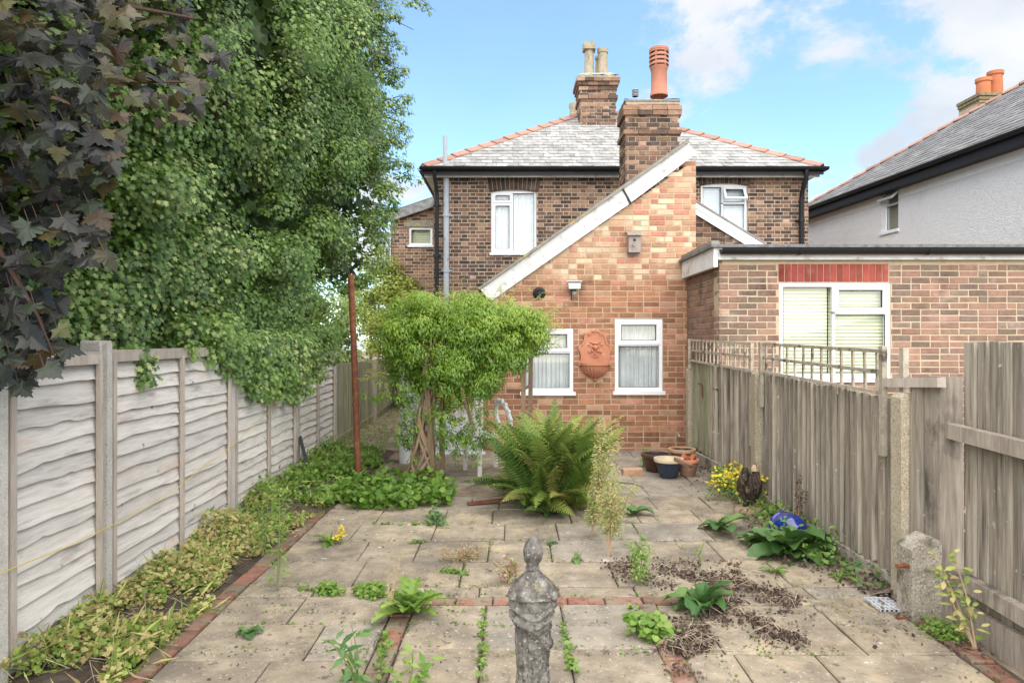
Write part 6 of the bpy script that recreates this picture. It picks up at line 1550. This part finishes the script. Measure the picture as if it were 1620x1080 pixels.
# leaf litter and crumbs on slabs, soil and path
def litter(n):
    out_ = []
    while len(out_) < n:
        d = 2.9 + 6.4 * random.random(); x = U(-2.2, 2.3)
        if mnoise.noise((x * 1.4, d * 1.4, 8)) < -.05 + .25 * random.random() and not (x < .1 and d > 6.7) and x > -1.7: continue
        out_.append((x, d, .048))
    return out_, None
cover('leaf_litter', 2600, litter, (.006, .020), OVAL, m_dead, up=2.5)
def edgelit(n):
    out_ = []
    for _ in range(n):
        d = 3.3 + 5.5 * random.random(); x = 2.33 - abs(random.gauss(0, .16)); out_.append((x, d, .05 + .02 * random.random()))
    return out_, None
cover('leaf_litter', 1500, edgelit, (.010, .03), LOBED, m_dead, up=1.5)
def jointdirt(n):
    out_ = []
    for _ in range(n):
        if random.random() < .6: d = random.choice(rws + [3.43, 3.72, 3.99, 3.88, 3.37]) + random.gauss(0, .018); x = U(-1.65, 2.25)
        else: x = random.choice([-1.64, -.68, -.56, .72, .83, 2.17, -.15, .28, 1.24, -.33, 1.0]) + random.gauss(0, .015); d = U(2.9, 6.2)
        if mnoise.noise((x * 2, d * 2, 3)) > -.1: out_.append((x, d, .046))
    return out_, None
def _jd(n):
    p = jointdirt(n * 2)[0]
    while len(p) < n: p += jointdirt(n)[0]
    return p[:n], None
cover('joint_dirt', 3600, _jd, (.004, .014), OVAL, m_dead, up=3)
cover('bed_grass', 1500, lambda n: bedpts(n, 2.4, 8.8, .22, xo=.05), (.06, .16), LANCE, m_cover, up=.1, width=.35)
cover('joint_moss', 1500, _jd, (.006, .016), ROUND, m_lush, up=2)
# the untidy strip at the foot of the right fence
RB = [(1150, 790), (1215, 775), (1260, 815), (1310, 860), (1350, 890), (1415, 945), (1370, 950), (1310, 920), (1240, 905), (1205, 880), (1185, 850)]
RB2 = [(1160, 805), (1225, 780), (1300, 845), (1335, 885), (1330, 915), (1250, 900), (1205, 865)]
mb = MB()
nx, ny = 8, 40; vs = []
for j in range(ny + 1):
    d = 4.15 + 3.1 * j / ny
    for i in range(nx + 1):
        t = i / nx; x = 2.33 - t * (.20 + .14 * mnoise.noise((d * 1.7, 0, 3)) + (.14 if 5 < d < 6.5 else 0)); vs.append((x, d, .064 - .036 * t ** 2 + .012 * mnoise.noise((x * 14, d * 14, 0))))
mb.add(vs, [(j * (nx + 1) + i, (j + 1) * (nx + 1) + i, (j + 1) * (nx + 1) + i + 1, j * (nx + 1) + i + 1) for i in range(nx) for j in range(ny)]); tag(mb.build('soil_bed', m_earth, smooth=True), kind='structure')
cover('weedy_ground_cover', 800, lambda n: patchpts(RB2, n, .18), (.02, .055), OVAL, m_weed)
cover('weedy_ground_cover', 500, lambda n: patchpts(RB, n, .10), (.02, .045), LOBED, m_big)
cover('weedy_ground_cover', 1100, lambda n: patchpts(RB, n, .04), (.012, .035), LOBED, m_dead, up=.8)
# joint moss and seedlings along the slab joints
def jointpts(n):
    out_ = []
    segs = [((763, 970), (763, 1070)), ((890, 1000), (908, 1060)), ((560, 938), (600, 935)), ((820, 955), (860, 955)), ((1000, 965), (1020, 1010)), ((590, 830), (700, 832)), ((700, 905), (740, 908)), ((480, 935), (540, 940)), ((610, 1010), (600, 1075))]
    for _ in range(n):
        a, b = random.choice(segs); t = random.random(); t = round(t * 5) / 5 + U(-.06, .06); q = G(a[0] + (b[0] - a[0]) * t, a[1] + (b[1] - a[1]) * t, .04); out_.append((q.x + random.gauss(0, .012), q.y + random.gauss(0, .012), .045 + .025 * random.random()))
    return out_, None
cover('joint_seedlings', 650, jointpts, (.012, .028), ROUND, m_weed)
# ================================================================== SINGLE PLANTS
def bigleaf(L, W, seed, mat, wav=.12, n=8, tooth=0):
    st = random.getstate(); random.seed(seed); mb = MB(); rows_ = []; a0 = R(U(30, 70)); dr = R(U(55, 125))
    x = z = 0
    for i in range(n + 1):
        t = i / n; tt = max(0, (t - .14) / .86); w_ = W * .5 * max(0, math.sin(math.pi * min(1, tt ** .85 * .94 + .03))) ** .75 + .012 if t > .14 else .012; an = a0 - dr * t
        if tooth: w_ *= (1 + tooth if i % 2 else 1 - tooth)
        rows_.append([(x, -w_, z + w_ * .35 + U(-wav, wav) * W * .3), (x, -w_ * .45, z + w_ * .05 + U(-.02, .02) * W), (x, 0, z - w_ * .12), (x, w_ * .45, z + w_ * .05 + U(-.02, .02) * W), (x, w_, z + w_ * .35 + U(-wav, wav) * W * .3)])
        x += L / n * math.cos(an); z += L / n * math.sin(an)
    vs = sum(rows_, []); mb.add(vs, [(i * 5 + q, (i + 1) * 5 + q, (i + 1) * 5 + q + 1, i * 5 + q + 1) for i in range(n) for q in range(4)]); random.setstate(st)
    return mb.mesh('leaf', mat, smooth=True)
BL = [bigleaf(1, .50, k, m_big, .3) for k in range(5)]; BW = [bigleaf(1, .34, k + 30, m_weed, .3) for k in range(4)]; BT = [bigleaf(1, .30, k + 90, m_weed, .25, 14, .5) for k in range(5)]; BD = [bigleaf(1, .55, k + 60, m_big, .5) for k in range(3)]
def rosette(name, label, cat, px, py, n, L, meshes, group=None, up=0, inner=True):
    b = G(px, py, .04); t = thing(name, label, cat, b, group)
    for k in range(n):
        az = 2 * math.pi * k / n + U(-.25, .25); s = L * U(.6, 1.2) * (.65 if inner and k % 3 == 2 else 1); tilt = U(10, 35) + up if (inner and k % 3 == 2) else U(-18, 8) + up * U(0, 1)
        M_ = Matrix.Translation(b) @ Matrix.Rotation(az, 4, 'Z') @ Matrix.Rotation(-R(tilt), 4, 'Y') @ Matrix.Scale(s, 4); link('leaf', random.choice(meshes), t, M_)
    return t
rosette('big_leaf_plant', 'largest broad leaved rosette plant spilling beside the blue pot', 'plant', 1250, 878, 30, .34, BL, up=30)
rosette('big_leaf_plant', 'small upright broad leaved plant left of the cockerel base', 'plant', 1140, 840, 9, .25, BL, up=20)
rosette('big_leaf_plant', 'crinkled pale green plant growing out of the dead weed mat', 'plant', 1112, 965, 14, .23, BD, up=15)
rosette('broad_leaf_weed', 'broad dark leaved weed at the right foot of the fern', 'weed', 1003, 815, 6, .18, BL)
rosette('broad_leaf_weed', 'curled broad leaves at the front foot of the fern', 'weed', 868, 815, 7, .22, BL)
rosette('dandelion', 'spreading toothed dandelion plant over the brick edging junction', 'weed', 648, 972, 30, .24, BT, up=25)
rosette('small_dock', 'small round leaved weed growing by itself on a left slab', 'weed', 392, 1003, 7, .085, BD)
rosette('flat_weed', 'little leaf cluster on the slab right of the statue head', 'weed', 868, 861, 5, .08, BL, 'flat little weeds between the slabs')
rosette('flat_weed', 'flat dark leaf pair on the slab below the golden weed', 'weed', 910, 886, 5, .085, BL, 'flat little weeds between the slabs')
rosette('flat_weed', 'rounded green tuft in the joint left of the reddish weed', 'weed', 661, 858, 10, .075, BW, 'flat little weeds between the slabs')
rosette('yellow_edged_weed', 'yellowing primrose like weed by the leaning fern side bed', 'weed', 520, 858, 8, .16, BW)
rosette('primrose', 'yellow green low plant in front of the large rosette', 'plant', 1225, 905, 9, .10, BW)
rosette('primrose', 'pale strawberry like plant at the fence foot right of the rosette', 'plant', 1330, 915, 9, .11, BW)
rosette('primrose', 'yellowish crinkled plant at the left foot of the largest rosette', 'plant', 1192, 862, 9, .15, BD, up=15)
rosette('bed_plant', 'tall leafy plant behind the blue pot against the boards', 'plant', 1285, 838, 12, .24, BW, up=40)
rosette('bed_plant', 'bushy green plant between cockerel and blue pot', 'plant', 1218, 815, 14, .2, BW, up=25)
def leafy_stem(label, name, px, py, h, n, size, mat, shape=OVAL, spread=.16, lean=(0, 0), stem=None, cat='weed', group=None, branches=1, bsp=.1, start=.15, width=1, z0=.035, leafname='leaves'):
    b = G(px, py, z0); t = thing(name, label, cat, b, group); mb = MB(); pp, nn_, dd_ = [], [], []
    for k in range(branches):
        az = U(0, 6.3); hh = h * (1 if k == 0 else U(.55, .95)); off = bsp * (0 if k == 0 else U(.4, 1))
        tip = b + Vector((lean[0] + off * math.cos(az), lean[1] + off * math.sin(az), hh)); mid = b.lerp(tip, .5) + Vector((U(-.02, .02), U(-.02, .02), .0)) - Vector((off * .3 * math.cos(az), off * .3 * math.sin(az), 0))
        mb.tube([b, mid, tip], [.005, .004, .0015], 5, cap=False)
        for i in range(n):
            t_ = start + (1 - start) * random.random(); q = b.lerp(mid, t_ * 2) if t_ < .5 else mid.lerp(tip, t_ * 2 - 1); a = U(0, 6.3); rr_ = spread * (1.1 - t_ * .8) * random.random()
            pp.append(tuple(q + Vector((rr_ * math.cos(a), rr_ * math.sin(a), U(-.01, .03))))); nn_.append((U(-.5, .5), U(-.8, 0), .8)); dd_.append((math.cos(a), math.sin(a), .2))
    mb.build('stem', stem or m_stem, t); merge_leaf(leafname, pp, nn_, rng.uniform(size[0], size[1], len(pp)), shape, mat, direc=dd_, width=width, parent=t)
    return t
leafy_stem('tallest golden seeding weed in front of the fern', 'seeding_weed', 935, 852, 0.92, 300, (.012, .032), m_gold, LANCE, .08, (.10, .1), m_drystem, branches=8, bsp=.20, width=1.6)
leafy_stem('shorter pinkish gold dry weed on a red stalk right of the tallest one', 'seeding_weed', 962, 882, .62, 300, (.012, .028), m_gold, LANCE, .09, (.06, .05), m_drystem, branches=8, bsp=.18, width=1.6, start=.35)
leafy_stem('green spiky weed standing on the left slab edge', 'tall_weed', 438, 938, .62, 60, (.03, .07), m_weed, LANCE, .06, (.0, .05), branches=2, bsp=.06)
leafy_stem('feathery green weed by the lap fence foot', 'tall_weed', 415, 880, .55, 60, (.03, .07), m_weed, LANCE, .07, (.02, .05), branches=3, bsp=.09)
leafy_stem('grey green buddleia seedling at the bottom edge of the picture', 'buddleia_seedling', 565, 1100, .30, 9, (.05, .10), m_big, LANCE, .03, (-.03, .02), branches=4, bsp=.13, width=1.3)
leafy_stem('second pale seedling beside the lower brick edging', 'buddleia_seedling', 640, 1100, .18, 9, (.04, .075), m_weed, LANCE, .04, (.03, .03), branches=4, bsp=.12, width=1.5)
leafy_stem('thin dry reddish weed growing from the dandelion', 'dry_weed', 618, 975, .34, 40, (.008, .02), m_gold, LANCE, .04, (-.01, .05), m_drystem, branches=3, bsp=.07)
leafy_stem('low reddish cranesbill weed with tiny pale flowers on the middle slabs', 'cranesbill', 735, 888, .09, 60, (.010, .022), m_red, LOBED, .15, (.0, .05), m_drystem, branches=6, bsp=.2)
leafy_stem('pinkish weed just left of the statue neck', 'cranesbill', 805, 922, .15, 40, (.010, .024), m_red, LOBED, .08, (.0, .03), m_drystem, branches=5, bsp=.1)
leafy_stem('green bud stalk right of the golden weeds', 'tall_weed', 1010, 925, .30, 60, (.015, .035), m_weed, OVAL, .06, (.02, .03), branches=4, bsp=.1)
leafy_stem('yellow green weed in the gap beside the brick edging', 'low_weed', 1035, 1010, .10, 70, (.02, .045), m_weed, ROUND, .12, branches=4, bsp=.12)
leafy_stem('wispy dry weed leaning at the fence on the right edge', 'dry_weed', 1545, 1030, .48, 26, (.03, .06), m_cover, OVAL, .05, (-.06, .1), m_drystem, branches=3, bsp=.1)
leafy_stem('dark seed head stalk rising above the blue pot', 'seed_stalk', 1258, 850, .46, 60, (.012, .03), m_dead, OVAL, .04, (.06, .06), m_drystem, branches=3, bsp=.06, start=.5)
leafy_stem('tuft of moss green cress at the spur foot', 'low_weed', 1500, 1008, .06, 160, (.008, .018), m_weed, ROUND, .13, branches=4, bsp=.12, start=0)
leafy_stem('thin green sprig rising from the slab joint left of the mat', 'sprig', 1110, 895, .13, 20, (.015, .03), m_weed, OVAL, .03)
leafy_stem('yellow ragwort flower low at the left bed edge', 'ragwort', 540, 862, .12, 12, (.014, .024), m_flower, ROUND, .05, branches=3, bsp=.06, start=.6)
leafy_stem('green tuft of chickweed in the joint at the left of the dandelion', 'chickweed', 588, 942, .05, 130, (.012, .022), m_weed, ROUND, .10, branches=4, bsp=.1, start=0, width=1)
leafy_stem('second chickweed tuft further left along the same joint', 'chickweed', 522, 940, .05, 80, (.012, .022), m_weed, ROUND, .07, branches=3, bsp=.07, start=0)
leafy_stem('young green weed by the creeper patch front edge', 'low_weed', 690, 830, .12, 26, (.03, .06), m_big, OVAL, .08, branches=3, bsp=.08)
leafy_stem('tiny green weed between pots and loose brick', 'low_weed', 1018, 738, .25, 50, (.02, .04), m_weed, LANCE, .06, branches=4, bsp=.08)
leafy_stem('small plants filling the gap behind the leaning plinth', 'low_weed', 1150, 775, .25, 90, (.02, .05), m_lush, OVAL, .10, branches=5, bsp=.14)
# St John's wort clump with yellow flowers round the cockerel
sj = thing('yellow_flower_clump', 'low clump of small yellow flowers around the cockerel legs', 'plant', G(1180, 805))
p_, h_ = [], []
for (x, y) in samp_poly([(1118, 800), (1140, 780), (1175, 775), (1215, 780), (1232, 800), (1215, 812), (1160, 806)], 1300):
    b = G(x, y); p_.append((b.x, b.y + .05, .04 + .24 * random.random() ** .8))
merge_leaf('foliage', p_, rng.normal(size=(1300, 3)) * .6 + np.array([0, -.3, .8]), rng.uniform(.02, .04, 1300), OVAL, m_weed, parent=sj)
q_ = [p for p in p_ if p[2] > .12][:330]
merge_leaf('flowers', np.array(q_) + np.array([0, -.03, .03]), rng.normal(size=(len(q_), 3)) * .3 + np.array([0, -.7, .7]), rng.uniform(.018, .032, len(q_)), ROUND, m_flower, parent=sj)['kind'] = 'stuff'
# ================================================================== SHRUBS beyond the passage
def shrub(name, label, cx, cy, zc, rx, ry, rz, n, mat, size, shape=OVAL, cat='shrub'):
    t = thing(name, label, cat, (cx, cy, 0)); cen, rad, per = [], [], []
    for k in range(46):
        v = norm(rng.normal(size=(1, 3)))[0] * U(.4, 1); cen.append((cx + v[0] * rx, cy + v[1] * ry, max(.3, zc + v[2] * rz))); rad.append(U(.18, .4)); per.append(n // 46)
    pts, nr = clump_pts(cen, rad, per); merge_leaf('crown', pts, nr + np.array([.2, -.7, .7]), rng.uniform(size[0], size[1], len(pts)), shape, mat, parent=t)
    mb = MB(); mb.tube([(cx, cy, -.1), (cx, cy, zc)], [.05, .02], 6); mb.build('trunk', m_bark, t)
m_yel = leafmat('golden_shrub_leaf', [(.16, .25, .04), (.32, .40, .07), (.50, .52, .12)], trans=.4)
shrub('golden_shrub', 'sunny yellow green shrub filling the passage behind the rusty pole', -3.35, 16.4, 2.5, 1.0, .5, 1.35, 8500, m_yel, (.06, .11))
shrub('dark_shrub', 'dark green shrub behind the olive board fence', -3.45, 12.8, 1.6, .6, 1.8, 1.0, 9000, m_hedge, (.06, .11))
shrub('passage_shrub', 'mid green shrub closing the far end of the side passage', -2.15, 15.6, .9, .55, .3, .8, 3000, m_lush, (.05, .09))
